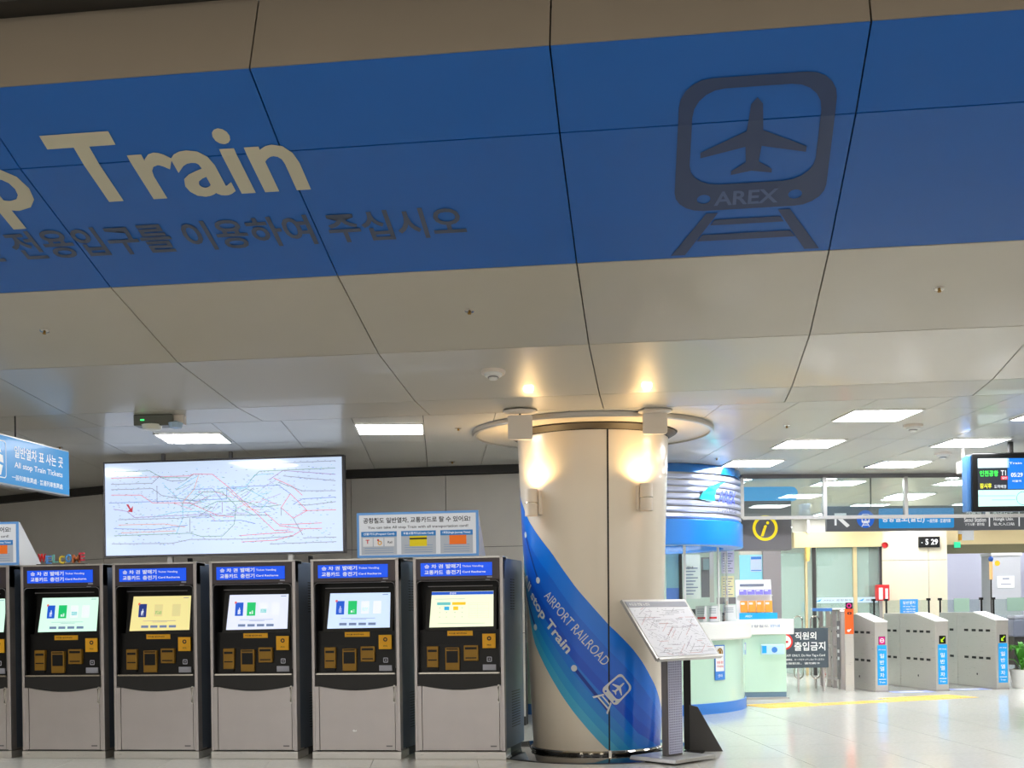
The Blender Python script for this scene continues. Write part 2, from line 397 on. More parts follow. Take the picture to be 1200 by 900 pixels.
# ---- back wall behind the machines: facetted curve of metal panels
WP = [(-14.5, 20.5), (-11.2, 16.9), (-8.966, 15.107), (-7.072, 14.243), (-5.45, 13.72), (-3.61, 13.33), (-2.5, 13.29), (-1.62, 13.27)]
wall = MB()
for (x0, y0), (x1, y1) in zip(WP, WP[1:]): wall.xy([(x0, y0 + .03), (x1, y1 + .03), (x1, y1 + .2), (x0, y0 + .2)], 0, HC + .04)
wall_left = struct('wall_back', wall, M_gap)
for (x0, y0), (x1, y1) in zip(WP, WP[1:]):
    a, b = Vector((x0, y0, 0)), Vector((x1, y1, 0)); L = (b - a).length; ns = max(1, round(L / 1.7)); d = (b - a) / L; n = Vector((-d.y, d.x, 0))
    for k in range(ns):
        p, q = a + d * (L * k / ns + .004), a + d * (L * (k + 1) / ns - .004)
        for z0, z1 in ((.1, 1.03), (1.036, 2.005), (2.011, HC - .1)):
            m = MB().xy([(p.x, p.y), (q.x, q.y), ((q + n * .03).x, (q + n * .03).y), ((p + n * .03).x, (p + n * .03).y)], z0, z1)
            part('wall_panel', m, M_wall, wall_left)
cove = MB(); base = MB()
for (x0, y0), (x1, y1) in zip(WP, WP[1:]):
    cove.xy([(x0, y0 - .05), (x1, y1 - .05), (x1, y1 + .03), (x0, y0 + .03)], HC - .09, HC); base.xy([(x0, y0 - .015), (x1, y1 - .015), (x1, y1 + .03), (x0, y0 + .03)], 0, .1)
struct('trim_2', cove, M_dark); struct('baseboard_back', base, M_dark)
# left side wall closing the hall
struct('wall_left', B(-14.8, -14.5, -14, 21, 0, 5.2), M_wall)

# =================================================================== COLUMN
CX, CY = -.685, 10.91
def colR(z): return .575 + (.685 - .575) * max(0, z) / 2.83
def on_col(u, v):            # photo pixel to (angle, height) on the tapered column
    r = ray(u, v); t = 9.6
    for _ in range(2600):
        p = CAM + r * t
        if math.hypot(p.x - CX, p.y - CY) < colR(p.z): break
        t += .0005
        if t > 10.9: break
    return math.atan2(p.y - CY, p.x - CX), p.z
def col_pt(a, z, off=.003): R = colR(z) + off; return (R * math.cos(a), R * math.sin(a), z)
col = thing('column', (CX, CY, 0), 'large round cream metal-clad column with a blue sash wrapped around it', 'column')
SEAM = on_col(713, 700)[0]
def shell(a0, a1, z0, z1, n=24, k=6):
    mb = MB(); b = 0
    for i in range(n + 1):
        a = a0 + (a1 - a0) * i / n
        for j in range(k + 1): z = z0 + (z1 - z0) * j / k; R = colR(z); mb.v.append((R * math.cos(a), R * math.sin(a), z))
    for i in range(n):
        for j in range(k): q = i * (k + 1) + j; mb.f.append((q, q + k + 1, q + k + 2, q + 1)); mb.m.append(0)
    return mb
g = .009
cut2 = SEAM + 2.1
for a0, a1, lb in ((SEAM + g, SEAM + 2.1 - g, 'right-hand cladding panel'), (SEAM + 2.1 + g, SEAM + 4.2 - g, 'rear cladding panel'), (SEAM + 4.2 + g, SEAM + 2 * PI - g, 'left-hand cladding panel')):
    o = part('cladding_panel', shell(a0, a1, .055, 2.83), M_column, col, True)
part('core', MB().lathe([(0, .02), (.56, .02), (.665, 2.86), (0, 2.86)], n=40), M_gap, col, True)
part('kick_trim', MB().lathe([(.585, .03), (.6, .035), (.603, .05), (.595, .06), (.575, .062)], n=64), M_chrome, col, True)
part('kick_plinth', MB().lathe([(.57, .03), (.57, .013), (.6, .013)], n=48), M_blk_gloss, col, True)
part('base_plate', MB().lathe([(0, .014), (.96, .014), (.98, .008), (.98, 0)], n=64), M_blk_gloss, col, True)
part('recess_shade_collar', MB().lathe([(.69, 2.835), (.76, 2.875), (.76, 2.885), (.66, 2.885)], n=64), M_recess_shade, col, True)  # dark band shaped in place of the recess shadow under the ring
tr = part('seam_clip', MB().box(-.012, .012, -.008, .004, .005, .07), M_chrome, col); tr.location = (colR(0) * 1.05 * math.cos(SEAM), colR(0) * 1.05 * math.sin(SEAM), 0); tr.rotation_euler.z = SEAM + PI / 2
# the sash: upper and lower edge in unrolled coordinates, filled by strips of blue
UPc = [on_col(u, v) for u, v in ((609, 578), (613, 592), (620, 610), (632, 629), (646.7, 648), (676, 690), (697, 714), (713, 732), (740, 759), (752, 775), (761, 791), (768, 805))]
LOc = [on_col(u, v) for u, v in ((612, 628), (613.5, 650), (617, 690), (621, 722), (626, 751), (638.7, 780), (660, 817), (672, 834), (686.7, 852), (700, 867), (713, 880))]
def wrapL(pts):   # angles as continuous, measured increasing to the right
    return [(a if a > -PI else a + 2 * PI, z) for a, z in pts]
UPc, LOc = wrapL(UPc), wrapL(LOc)
def extend(pts, n0, n1):
    (a0, z0), (a1, z1) = pts[0], pts[2]; k = (z0 - z1) / max(1e-3, a1 - a0); k = min(k, 1.6)
    pre = [(a0 - .25 * i, z0 + k * .25 * i * (1 - .03 * i)) for i in range(n0, 0, -1)]
    (b0, y0), (b1, y1) = pts[-3], pts[-1]; kk = min(1.9, (y0 - y1) / max(1e-3, b1 - b0))
    return pre + pts + [(b1 + .12 * i, y1 - kk * .12 * i) for i in range(1, n1 + 1)]
UPc, LOc = extend(UPc, 3, 7), extend(LOc, 3, 4)
def resample(pts, n):
    d = [0]
    for p, q in zip(pts, pts[1:]): d.append(d[-1] + math.hypot((q[0] - p[0]) * .6, q[1] - p[1]))
    out = []
    for i in range(n):
        t = d[-1] * i / (n - 1); k = 0
        while k < len(d) - 2 and d[k + 1] < t: k += 1
        s = (t - d[k]) / max(1e-9, d[k + 1] - d[k]); out.append((pts[k][0] + s * (pts[k + 1][0] - pts[k][0]), pts[k][1] + s * (pts[k + 1][1] - pts[k][1])))
    return out
NU = 70
# sample both edges by angle so that each strip column is vertical
def zat(pts, a):
    for p, q in zip(pts, pts[1:]):
        if a <= q[0]: s = (a - p[0]) / max(1e-6, q[0] - p[0]); return p[1] + s * (q[1] - p[1])
    return pts[-1][1]
A0 = max(UPc[0][0], LOc[0][0]) ; A1 = UPc[-1][0]
cols_ = [(8, 124, 244), (10, 108, 232), (8, 96, 222), (6, 84, 214), (14, 120, 226), (20, 134, 222), (34, 156, 222), (62, 176, 222)]
cuts = [0, .2, .38, .5, .6, .7, .8, .9, 1.0]
for bi in range(8):
    mb = MB(); f0, f1 = cuts[bi], cuts[bi + 1]; NJ = 4
    for i in range(NU + 1):
        a = A0 + (A1 - A0) * i / NU; zu, zl = zat(UPc, a), zat(LOc, a)
        for j in range(NJ + 1):
            f = f0 + (f1 - f0) * j / NJ; z = max(.064, zu + (zl - zu) * f); mb.v.append(col_pt(a, z, .0025))
    for i in range(NU):
        for j in range(NJ):
            q = i * (NJ + 1) + j
            if max(mb.v[q][2], mb.v[q + NJ + 1][2]) <= .0641: continue
            am = A0 + (A1 - A0) * (i + .5) / NU
            if abs(am - SEAM) < .012: continue
            mb.f.append((q, q + NJ + 1, q + NJ + 2, q + 1)); mb.m.append(0)
    o = link('blue_sash', mb.mesh('blue_sash', mat('sash_%d' % bi, cols_[bi], .28, coat=.4)), col, smooth=True)
def col_print(body, p0, p1, hgt, m, bold=.0, name='lettering', polys=None, off=.0075):
    (a0, z0), (a1, z1) = wrapL([on_col(*p0)])[0], wrapL([on_col(*p1)])[0]
    R = .62; s0, s1 = Vector((a0 * R, z0)), Vector((a1 * R, z1)); L = (s1 - s0).length; d = (s1 - s0) / L; n = Vector((-d.y, d.x))
    def xf(x, y): q = s0 + d * x + n * y; return col_pt(q.x / R, q.y, off)
    if polys: return flat(polys, 0, m, col, name, xf=xf, sx=hgt, sz=hgt, ox=L / 2)
    return letters(body, 0, L, 0, hgt, 0, m, col, name, bold, xf=xf)
M_sashtext = mat('sash_text', (216, 222, 228), .5)
col_print('AIRPORT RAILROAD', (638, 699), (707, 781), .085, M_sashtext)
mb = MB(); n = 30
for i in range(n + 1):
    z = .062 + (2.828 - .062) * i / n; mb.v += [col_pt(SEAM - .011, z, .0042), col_pt(SEAM + .011, z, .0042)]
for i in range(n): mb.f.append((2 * i, 2 * i + 1, 2 * i + 3, 2 * i + 2)); mb.m.append(0)
link('seam_strip', mb.mesh('seam_strip', M_gap), col)
col_print('All stop Train', (615.5, 679), (662, 769), .115, M_sashtext, .025)
col_print('', (697, 800), (727, 836), .2, M_sashtext, polys=train_emblem(), name='train_emblem')
for (p, q) in (((616.5, 627), (631, 680)), ((612, 672), (628, 735)), ((673, 783), (712, 832))):
    a0, z0 = wrapL([on_col(*p)])[0]; a1, z1 = wrapL([on_col(*q)])[0]
    mb = MB(); n = 12
    for i in range(n + 1):
        k = i / n; a = a0 + (a1 - a0) * k; z = z0 + (z1 - z0) * k; mb.v += [col_pt(a, z + .028, .0045), col_pt(a, z - .018, .0045)]
    for i in range(n): mb.f.append((2 * i, 2 * i + 1, 2 * i + 3, 2 * i + 2)); mb.m.append(0)
    link('route_line', mb.mesh('route_line', mat('route_navy', (24, 60, 160), .4)), col)
for p in ((616.5, 627), (631, 680), (628, 735), (673, 783)):
    a, z = wrapL([on_col(*p)])[0]
    mb = MB().poly([col_pt(a + .045 * math.cos(2 * PI * i / 20) / .62 * .62, z + .028 * math.sin(2 * PI * i / 20), .006) for i in range(20)])
    link('station_dot', mb.mesh('station_dot', M_sashtext), col)

# ceiling ring, hung boxes, wall lamps
ring = thing('ceiling_ring', (CX, CY, 2.88), 'flat cream ring under the ceiling around the top of the column', 'ceiling ring')
part('ring_plate', MB().lathe([(.77, .036), (.77, .006), (1.06, .012), (1.06, .036), (.77, .036)], n=72), M_ring, ring, True)
part('ring_rim', MB().lathe([(1.06, .038), (1.06, -.004), (1.088, -.004), (1.095, .005), (1.095, .038), (1.06, .038)], n=72), M_alu, ring, True)
part('ceiling_pad', MB().lathe([(.9, .039), (.9, .036), (1.0, .036), (1.0, .039), (.9, .039)], n=48), M_ring, ring, True)
def hung_box(u, v, label):
    p = at(u, v, 9.83 if u > 700 else 9.75); sy_ = .205
    t = thing('wireless_box', (p.x, p.y, 0), label, 'access point', .13)
    zc = p.z
    part('housing', MB().xz(rrect(-.1, .1, zc - .1, zc + .1, .02), -.02, .02), M_cream, t, bevel=.004)
    part('bracket', MB().tube([(0, 0, zc + .09), (0, .0, zc + .125), (.0, .0, 2.93)], .009, 8), M_dark, t)
    part('mount_plate', MB().lathe([(0, 2.894), (.10, 2.894), (.14, 2.902), (.14, 2.915)], n=28), M_cream, t)
    return t
hung_box(609.5, 501, 'square cream wireless box hung in front of the left of the column top')
hung_box(767.5, 494.5, 'square cream wireless box hung in front of the right of the column top')
def sconce(u0, v, side, label):
    a, z = on_col(u0, v); a = wrapL([(a, z)])[0][0]; p = col_pt(a, z, 0)
    t = thing('wall_lamp', (CX + p[0], CY + p[1], z), label, 'wall lamp', a + PI / 2)
    part('back_plate', B(-.045, .045, -.03, .005, -.1, .11), M_cream, t, bevel=.004)
    c = (0, -.085, 0)
    part('lamp_shade', MB().lathe([(.052, -.11), (.055, -.115), (.055, .12), (.05, .12), (.05, -.11)], c, 28), M_cream, t, True)
    part('band', MB().lathe([(.0555, -.004), (.057, 0), (.0555, .004)], c, 28), M_chrome, t, True)
    part('bulb', MB().lathe([(0, .105), (.03, .1), (.045, .06), (0, .05)], c, 16), mat('warm_bulb', (255, 196, 110), .5, emit=14), t, True)
    for s_, e in ((1, SCONCE_W), (-1, SCONCE_W * .0)):
        if e <= 0: continue
        l = bpy.data.lights.new('lamp_light', 'SPOT'); l.energy = e; l.color = (1, .66, .28); l.shadow_soft_size = .045; l.spot_size = 2.9; l.spot_blend = .5
        lo = bpy.data.objects.new('lamp_light', l); COL.objects.link(lo); lo.parent = t; lo.location = (0, -.11, .14 * s_); lo.rotation_euler = (PI if s_ > 0 else 0, 0, 0)
    return t
sconce(631, 590, -1, 'left one of the two cream up-lights fixed on the column')
sconce(750, 584, 1, 'right one of the two cream up-lights fixed on the column')

# =================================================================== TICKET MACHINES
KH = 1.763; KY = 10.25
M_screen = {k: mat('screen_' + k, c, .3, emit=1.0) for k, c in (('mint', (214, 250, 232)), ('cream', (236, 222, 150)), ('lilac', (222, 228, 246)), ('blue', (206, 226, 250)), ('fare', (240, 246, 214)))}
def E_(name, c, e=.9): return mat(name, c, .4, emit=e)
E_blue = E_('icon_blue', (20, 90, 210)); E_navy = E_('icon_navy', (24, 50, 130)); E_green = E_('icon_green', (20, 200, 110)); E_teal = E_('icon_teal', (110, 200, 200)); E_grey = E_('icon_grey', (110, 130, 165)); E_white = E_('icon_white', (245, 250, 255)); E_yel = E_('icon_yellow', (250, 205, 40)); E_red = E_('icon_red', (245, 110, 70)); E_soft = E_('icon_soft', (196, 206, 200))
def rect(mb, x0, x1, z0, z1, y, mi=0): return mb.poly([(x0, y, z0), (x1, y, z0), (x1, y, z1), (x0, y, z1)], mi)
def kiosk(x, kind, label):
    W = .795
    t = thing('ticket_machine', (x, KY, 0), label, 'ticket machine', 0, 'ticket vending machines in the row')
    def skew(mb): mb.v = [(x_ + max(0, y_ - .05) * .1, y_, z_) for x_, y_, z_ in mb.v]; return mb
    # cabinet behind the front frame
    cab = MB().box(.008, W - .008, .2, .8, .075, KH - .012)
    part('cabinet', skew(cab), M_steelblue, t, bevel=.006)
    part('side_panel', skew(B(W - .012, W - .004, .05, .78, .085, KH - .03)), M_steelblue, t)
    part('side_panel', skew(B(.004, .012, .05, .78, .085, KH - .03)), M_steelblue, t)
    v = MB()
    for k in range(12): 
        for q in range(2): v.box(W - .005, W - .001, .30 + q * .09, .36 + q * .09, 1.30 + k * .024, 1.308 + k * .024)
    for k in range(14): v.box(W - .005, W - .001, .3, .62, .25 + k * .024, .257 + k * .024)
    part('vent_slots', skew(v), M_dark, t)['kind'] = 'stuff'
    part('recessed_plinth', skew(B(.03, W - .03, .03, .76, 0, .075)), M_dark, t)  # black plinth set back under the cabinet
    # front frame of bronze and steel: head, stiles, lower panel
    fm = MB().box(0, W, 0, .2, KH - .2, KH)
    part('head', fm, M_kiosk_head, t, bevel=.006)
    part('top_edge', B(0, W, -.004, .2, KH - .012, KH + .002), M_steel_lt, t)
    for a, b in ((0, .026), (W - .03, W)): part('stile', B(a, b, -.004, .2, .07, KH - .001), M_steel, t, bevel=.004)
    # recess
    rc = MB().box(.026, .04, .004, .2, .755, KH - .2).box(W - .045, W - .03, .004, .2, .755, KH - .2).box(.026, W - .03, .19, .21, .7, KH - .2)
    part('recess', rc, M_black, t)
    # rounded hood edge of the recess
    pts = [(.026, 1.45), (.036, 1.45), (.036, 1.525), (.045, 1.548), (.065, 1.555), (W - .07, 1.555), (W - .05, 1.548), (W - .042, 1.525), (W - .042, 1.45), (W - .03, 1.45), (W - .03, KH - .2), (.026, KH - .2)]
    part('hood', MB().xz(pts, .0, .02), M_skirt, t)
    part('recess_edge', MB().tube([(.03, -.002, .80), (.03, -.002, 1.51), (.036, -.002, 1.54), (.06, -.002, 1.555), (W - .065, -.002, 1.555), (W - .04, -.002, 1.54), (W - .034, -.002, 1.51), (W - .034, -.002, .80)], .0035, 6), M_signgrey, t, True)
    part('recess_strip', B(.13, .70, .01, .02, 1.505, 1.512), M_signgrey, t)  # thin grey strip near the top of the recess
    # screen, leaning back a little
    sc = part('screen_bezel', MB().yz([(.06, 1.12), (.19, 1.12), (.19, 1.5), (.14, 1.5)], .09, .72), M_black, t)
    def tilt(xx, zz, e=.0): k = (zz - 1.12) / .38; return (xx, .06 + .08 * k - e, zz)
    s = MB().poly([tilt(.125, 1.15, .003), (.695, tilt(0, 1.155, .003)[1], 1.155), tilt(.69, 1.465, .003), tilt(.14, 1.465, .003)])
    scr = part('screen', s, M_screen[kind], t)
    def ic(name, m, rects, e=.006):
        q = MB()
        for a, b, c, d in rects: q.poly([tilt(a, c, e), tilt(b, c, e), tilt(b, d, e), tilt(a, d, e)])
        part(name, q, m, scr)
    if kind == 'fare':
        ic('title_bar', E_blue, [(.139, .69, 1.435, 1.462)]); ic('header_tab', E_teal, [(.19, .31, 1.345, 1.37)]); ic('header_tab', E_yel, [(.325, .445, 1.345, 1.37)])
        ic('fare_button', E_('icon_cyan', (60, 180, 230)), [(.255, .30, 1.30, 1.332)]); ic('fare_button', E_yel, [(.335, .38, 1.30, 1.332)])
        ic('fare_table', E_soft, [(a, a + .012, c, c + .01) for a in (.21, .27, .345, .41) for c in (1.315, 1.275, 1.235) if not (c > 1.3 and a in (.27, .345))] + [(.475, .65, c, c + .002) for c in (1.36, 1.345, 1.31, 1.29, 1.27, 1.25, 1.23)] + [(a, a + .002, 1.23, 1.36) for a in (.475, .55, .65)] + [(.2, .62, 1.18, 1.186), (.17, .44, 1.395, 1.401)])
        letters('운임표', .30, .36, 1.44, 1.457, 0, E_white, scr, xf=lambda a, b: tilt(a, b, .009))
    else:
        ic('menu_card', E_navy if kind == 'cream' else E_blue, [(.20, .275, 1.275, 1.395)])
        if kind == 'cream': ic('menu_card', E_('card_pale', (226, 216, 150)), [(.35, .43, 1.28, 1.39)]); ic('menu_card', E_('card_pale', (226, 216, 150)), [(.52, .60, 1.28, 1.39)]); ic('ticket_mark', E_('icon_sage', (160, 190, 120)), [(.36, .42, 1.30, 1.33)])
        else: ic('menu_card', E_green, [(.31, .39, 1.275, 1.395)]); ic('menu_card', E_white, [(.43, .50, 1.28, 1.39)]); ic('menu_card', E_white, [(.54, .61, 1.28, 1.39)]); ic('ticket_mark', E_teal, [(.437, .493, 1.30, 1.335)])
        ic('notch', E_red, [(.192, .212, 1.385, 1.405)])
        ic('hand_icon', E_white, [(.225, .25, 1.29, 1.33), (.235, .243, 1.33, 1.35)]); 
        if kind != 'cream': ic('hand_icon', E_white, [(.335, .35, 1.29, 1.31), (.355, .37, 1.29, 1.32)])
        for k in range(4): ic('menu_button', E_grey, [(.235 + k * .088, .303 + k * .088, 1.178, 1.2)])
        ic('text_lines', E_grey, [(.25, .56, 1.238, 1.241), (.34, .48, 1.228, 1.231), (.62, .67, 1.445, 1.45)])
    # header sign
    hs = part('header_sign', B(.07, .70, -.012, .0, KH - .165, KH - .05), M_signblue, t, bevel=.002)
    letters('승 차 권', .105, .27, 1.665, 1.70, -.014, M_print_w, hs, bold=.02); letters('발매기', .295, .425, 1.664, 1.702, -.014, M_print_w, hs, bold=.02)
    letters('교통카드', .105, .27, 1.612, 1.65, -.014, M_print_w, hs, bold=.02); letters('충전기', .295, .425, 1.612, 1.65, -.014, M_print_w, hs, bold=.02)
    letters('Ticket Vending', .44, .625, 1.668, 1.69, -.014, M_print_w, hs, bold=.01); letters('Card Recharge', .44, .645, 1.618, 1.64, -.014, M_print_w, hs, bold=.02)
    part('name_tag', B(.655, .70, -.007, 0, 1.58, 1.592).box(.64, .68, -.003, 0, 1.553, 1.563), M_grey_label, t)
    # lower part of recess: sloped fascia with slots and labels
    part('slot_panel', MB().yz([(.05, .755), (.2, .755), (.2, 1.13), (.075, 1.13), (.075, 1.0)], .04, W - .045), M_black, t)
    yb = .052
    lb = part('top_label', B(.285, .51, .066, .076, 1.075, 1.118), M_yellow, t); letters('카드를 넣어주세요', .30, .46, 1.09, 1.103, .064, M_printk, lb)
    for (a, b, c, d), nm in (((.107, .206, .80, .985), 'note_slot'), ((.27, .395, .775, .973), 'card_reader'), ((.435, .562, .856, .99), 'coin_slot')):
        s_ = part(nm, B(a, b, yb - .022, yb + .02, c, d), M_ochre, t, bevel=.003)
        q = MB()
        if nm == 'note_slot': q.box(a + .01, b - .01, yb - .025, yb, d - .05, d - .03).box(a + .01, b - .01, yb - .025, yb, c + .06, c + .07).box(a + .005, b - .005, yb - .024, yb, c - .022, c)
        elif nm == 'card_reader': q.box(a + .012, b - .012, yb - .025, yb, c + .065, d - .03).box(a + .012, b - .012, yb - .025, yb, d - .018, d - .008)
        else: q.box(a + .012, b - .012, yb - .025, yb, d - .035, d - .015).box(a + .015, b - .015, yb - .025, yb, c + .02, c + .03)
        part('opening', q, M_black, s_)['kind'] = 'stuff'
    yl = part('side_label', B(.60, .715, .035, .052, .965, 1.09), M_yellow, t)
    flat([[circ(.66, 1.05, .019), circ(.66, 1.05, .009)]], .034, M_printk, yl, 'pictogram'); letters('카드', .64, .68, .985, 1.0, .034, M_printk, yl)
    flat([[rrect(.635, .68, .845, .89, .008), rrect(.643, .672, .853, .882, .005)], [circ(.6575, .8675, .007)]], .0485, M_grey_label, t, 'card_mark')
    part('grey_label', B(.60, .715, .04, .052, .772, .822), M_grey_label, t)
    part('ledge', B(.04, W - .045, -.003, .06, .745, .758), M_chrome, t)
    # charcoal skirt with the sagging edge and the steel door under it
    n = 14; arc = [(.026 + (W - .056) * i / n, .652 - .045 * math.sin(PI * i / n)) for i in range(n + 1)]
    part('skirt', MB().xz(arc + [(W - .03, .745), (.026, .745)], -.002, .05), M_skirt, t)
    low = [(x_, z_ - .003) for x_, z_ in arc]
    dl = [p for p in low if .06 < p[0] < W - .06]; dl = [(.066, low[1][1])] + dl + [(W - .05, low[-2][1])]
    door = part('service_door', MB().xz(dl + [(W - .05, .078), (.066, .078)], .0, .04), M_steel, t, bevel=.0015)
    hd = part('door_handle', MB().tube([(W - .052, -.004, .635), (W - .052, -.022, .63), (W - .052, -.022, .51), (W - .052, -.004, .505)], .006, 8), M_chrome, door, True)
    part('handle_plate', MB().xz(rrect(W - .061, W - .043, .49, .65, .008), -.006, .0), M_steel_lt, door)
    part('maker_plate', B(W - .13, W - .075, -.002, 0, .108, .12), M_signgrey, door)
    part('door_post', B(.026, .061, -.001, .04, .078, .64), M_steel, t); part('door_post', B(W - .045, W - .03, -.001, .04, .078, .64), M_steel, t)
    part('plinth', B(-.002, W + .006, -.012, .3, 0, .066), M_steel_lt, t, bevel=.003)
    return t
kiosk(-6.80, 'mint', 'ticket machine at the left edge of the picture, only its right side in view')
kiosk(-5.893, 'mint', 'steel ticket machine with a mint green screen, under the welcome letters')
kiosk(-5.006, 'cream', 'steel ticket machine with a dull yellow screen, second complete one from left')
kiosk(-4.090, 'lilac', 'steel ticket machine with a pale lilac screen, middle of the five complete ones')
kiosk(-3.154, 'blue', 'steel ticket machine with pale blue screen and white scratch on its door')
k5 = kiosk(-2.229, 'fare', 'ticket machine nearest the column, with a blue barred fare table screen')
for ch in [o for o in bpy.data.objects if o.get('label', '').startswith('steel ticket machine with pale blue screen')]:
    part('scratch', MB().xz([(.36, .25), (.375, .262), (.385, .25), (.40, .258), (.398, .243), (.372, .24)], -.0015, .001), M_paintw, ch)

# =================================================================== LIT RAIL MAP BEHIND THE MACHINES
mp = thing('rail_map_display', (-5.69, 11.5, 0), 'wide backlit rail network map standing behind the ticket machines', 'map', .004)
MW, Z0, Z1 = 2.51, 1.882, 2.852
part('frame', MB().box(0, MW, -.02, .05, Z0, Z0 + .018).box(0, MW, -.02, .05, Z1 - .018, Z1).box(0, .014, -.02, .05, Z0, Z1).box(MW - .022, MW, -.02, .05, Z0, Z1).box(0, MW, .03, .05, Z0, Z1), mat('frame_charcoal', (66, 64, 68), .4), mp)
panel = part('lit_panel', B(.014, MW - .022, -.012, .02, Z0 + .018, Z1 - .018), mat('map_light', (204, 221, 246), .12, emit=.9, coat=.5), mp)
for x in (.66, 1.92):
    part('leg', B(x, x + .05, .0, .05, 0, Z0 + .01), M_alu, mp)
    part('brace', MB().yz([(.05, Z0 - .02), (.09, Z0 - .02), (.45, 0), (.40, 0)], x + .19, x + .23), M_dark, mp)
    part('ceiling_bracket', B(x - .05 if x < 1 else x - .6, x - .02 if x < 1 else x - .57, .0, .04, Z1, 2.92), M_signgrey, mp)
rnd = random.Random(5)
LC = {'red': (226, 96, 110), 'green': (96, 150, 120), 'blue': (90, 130, 200), 'grey': (120, 130, 150), 'purple': (150, 120, 180), 'cyan': (110, 190, 210), 'orange': (226, 150, 110), 'tick': (150, 160, 180)}
mlines = {k: MB() for k in LC}
def mline(pts, c, wd=.005, ticks=True):
    mb = mlines[c]
    for (x0, z0), (x1, z1) in zip(pts, pts[1:]):
        d = Vector((x1 - x0, z1 - z0)); L = d.length
        if L < 1e-4: continue
        d /= L; n = Vector((-d.y, d.x)) * wd / 2
        mb.poly([(x0 - n.x, -.0135, z0 - n.y), (x1 - n.x, -.0135, z1 - n.y), (x1 + n.x, -.0135, z1 + n.y), (x0 + n.x, -.0135, z0 + n.y)])
        if ticks:
            s = .02
            while s < L:
                cx_, cz_ = x0 + d.x * s, z0 + d.y * s; up = .009 * rnd.choice((-1, 1)) + .002
                mlines['tick'].poly([(cx_ - .009, -.0137, cz_ + up - .0018), (cx_ + .009, -.0137, cz_ + up - .0018), (cx_ + .009, -.0137, cz_ + up + .0018), (cx_ - .009, -.0137, cz_ + up + .0018)])
                s += rnd.uniform(.05, .085)
def mx_(f, g): return (.03 + f * (MW - .07), Z1 - .03 - g * (Z1 - Z0 - .07))
# coordinates read off the map as fractions of its width and height
MLN = [('green', [(.02, .08), (.19, .08), (.24, .16), (.36, .17)]), ('red', [(.02, .15), (.36, .15), (.38, .13), (.46, .14), (.52, .27), (.58, .42), (.65, .6), (.72, .78), (.78, .78)]),
 ('grey', [(.02, .22), (.2, .22), (.23, .15), (.28, .2), (.34, .2), (.38, .13)]), ('blue', [(.01, .43), (.52, .42), (.52, .29), (.74, .28), (.79, .38)]), ('grey', [(.02, .28), (.2, .28), (.24, .36), (.4, .44)]),
 ('red', [(.02, .34), (.15, .35), (.2, .44), (.36, .45)]), ('purple', [(.03, .5), (.09, .53), (.12, .6), (.5, .58)]), ('grey', [(.05, .62), (.3, .62), (.42, .6), (.55, .6), (.7, .61)]), ('orange', [(.05, .68), (.25, .68), (.34, .72)]),
 ('blue', [(.03, .72), (.2, .74), (.35, .7)]), ('green', [(.03, .8), (.36, .79), (.41, .83), (.5, .83), (.55, .7), (.56, .5), (.5, .34), (.42, .33), (.36, .44)]), ('orange', [(.06, .77), (.3, .76)]),
 ('grey', [(.02, .89), (.28, .9), (.36, .86), (.6, .87), (.8, .85)]), ('red', [(.57, .83), (.8, .8)]), ('red', [(.58, .9), (.72, .89), (.8, .84), (.84, .78)]), ('grey', [(.7, .93), (.98, .92)]), ('grey', [(.84, .87), (.98, .87)]),
 ('grey', [(.66, .05), (.72, .04), (.98, .03)]), ('cyan', [(.6, .3), (.64, .16), (.72, .15)]), ('green', [(.62, .22), (.66, .12), (.98, .11)]), ('purple', [(.7, .22), (.76, .12), (.98, .18)]), ('grey', [(.76, .18), (.98, .25)]),
 ('grey', [(.74, .25), (.84, .35), (.98, .36)]), ('blue', [(.8, .5), (.84, .44), (.98, .43)]), ('grey', [(.82, .5), (.86, .51), (.98, .48)]), ('red', [(.84, .57), (.98, .57)]), ('red', [(.68, .58), (.74, .72), (.92, .71)]),
 ('red', [(.74, .73), (.84, .77), (.92, .77)]), ('red', [(.79, .38), (.75, .53), (.8, .65), (.86, .57), (.79, .38)]), ('grey', [(.75, .53), (.75, .62)]), ('cyan', [(.3, .3), (.36, .2), (.4, .15)]), ('orange', [(.33, .45), (.38, .3), (.4, .15)]),
 ('cyan', [(.25, .24), (.33, .45), (.33, .62), (.3, .8)]), ('blue', [(.37, .3), (.46, .3), (.5, .43)]), ('grey', [(.22, .25), (.22, .45)]), ('grey', [(.36, .62), (.36, .78)]), ('cyan', [(.48, .3), (.6, .3), (.7, .45), (.66, .55)]),
 ('purple', [(.5, .45), (.5, .57)]), ('green', [(.43, .5), (.48, .44), (.6, .45), (.66, .52), (.75, .5)]), ('grey', [(.4, .6), (.46, .5)]), ('cyan', [(.2, .6), (.3, .55), (.42, .55)]), ('blue', [(.45, .66), (.58, .66), (.64, .7)]), ('orange', [(.52, .3), (.6, .5), (.66, .58)]), ('red', [(.36, .45), (.48, .6), (.55, .62)]), ('grey', [(.8, .65), (.84, .84)]), ('red', [(.72, .2), (.8, .3), (.84, .4)])]
for c, pts in MLN: mline([mx_(*p) for p in pts], c)
for k in range(60):
    f, g_ = rnd.uniform(.28, .68), rnd.uniform(.3, .62); mline([mx_(f, g_), mx_(f + rnd.uniform(.02, .1), g_ + rnd.choice((-.08, 0, .08, 0)))], rnd.choice(('red', 'green', 'blue', 'cyan', 'purple', 'cyan')), .003)
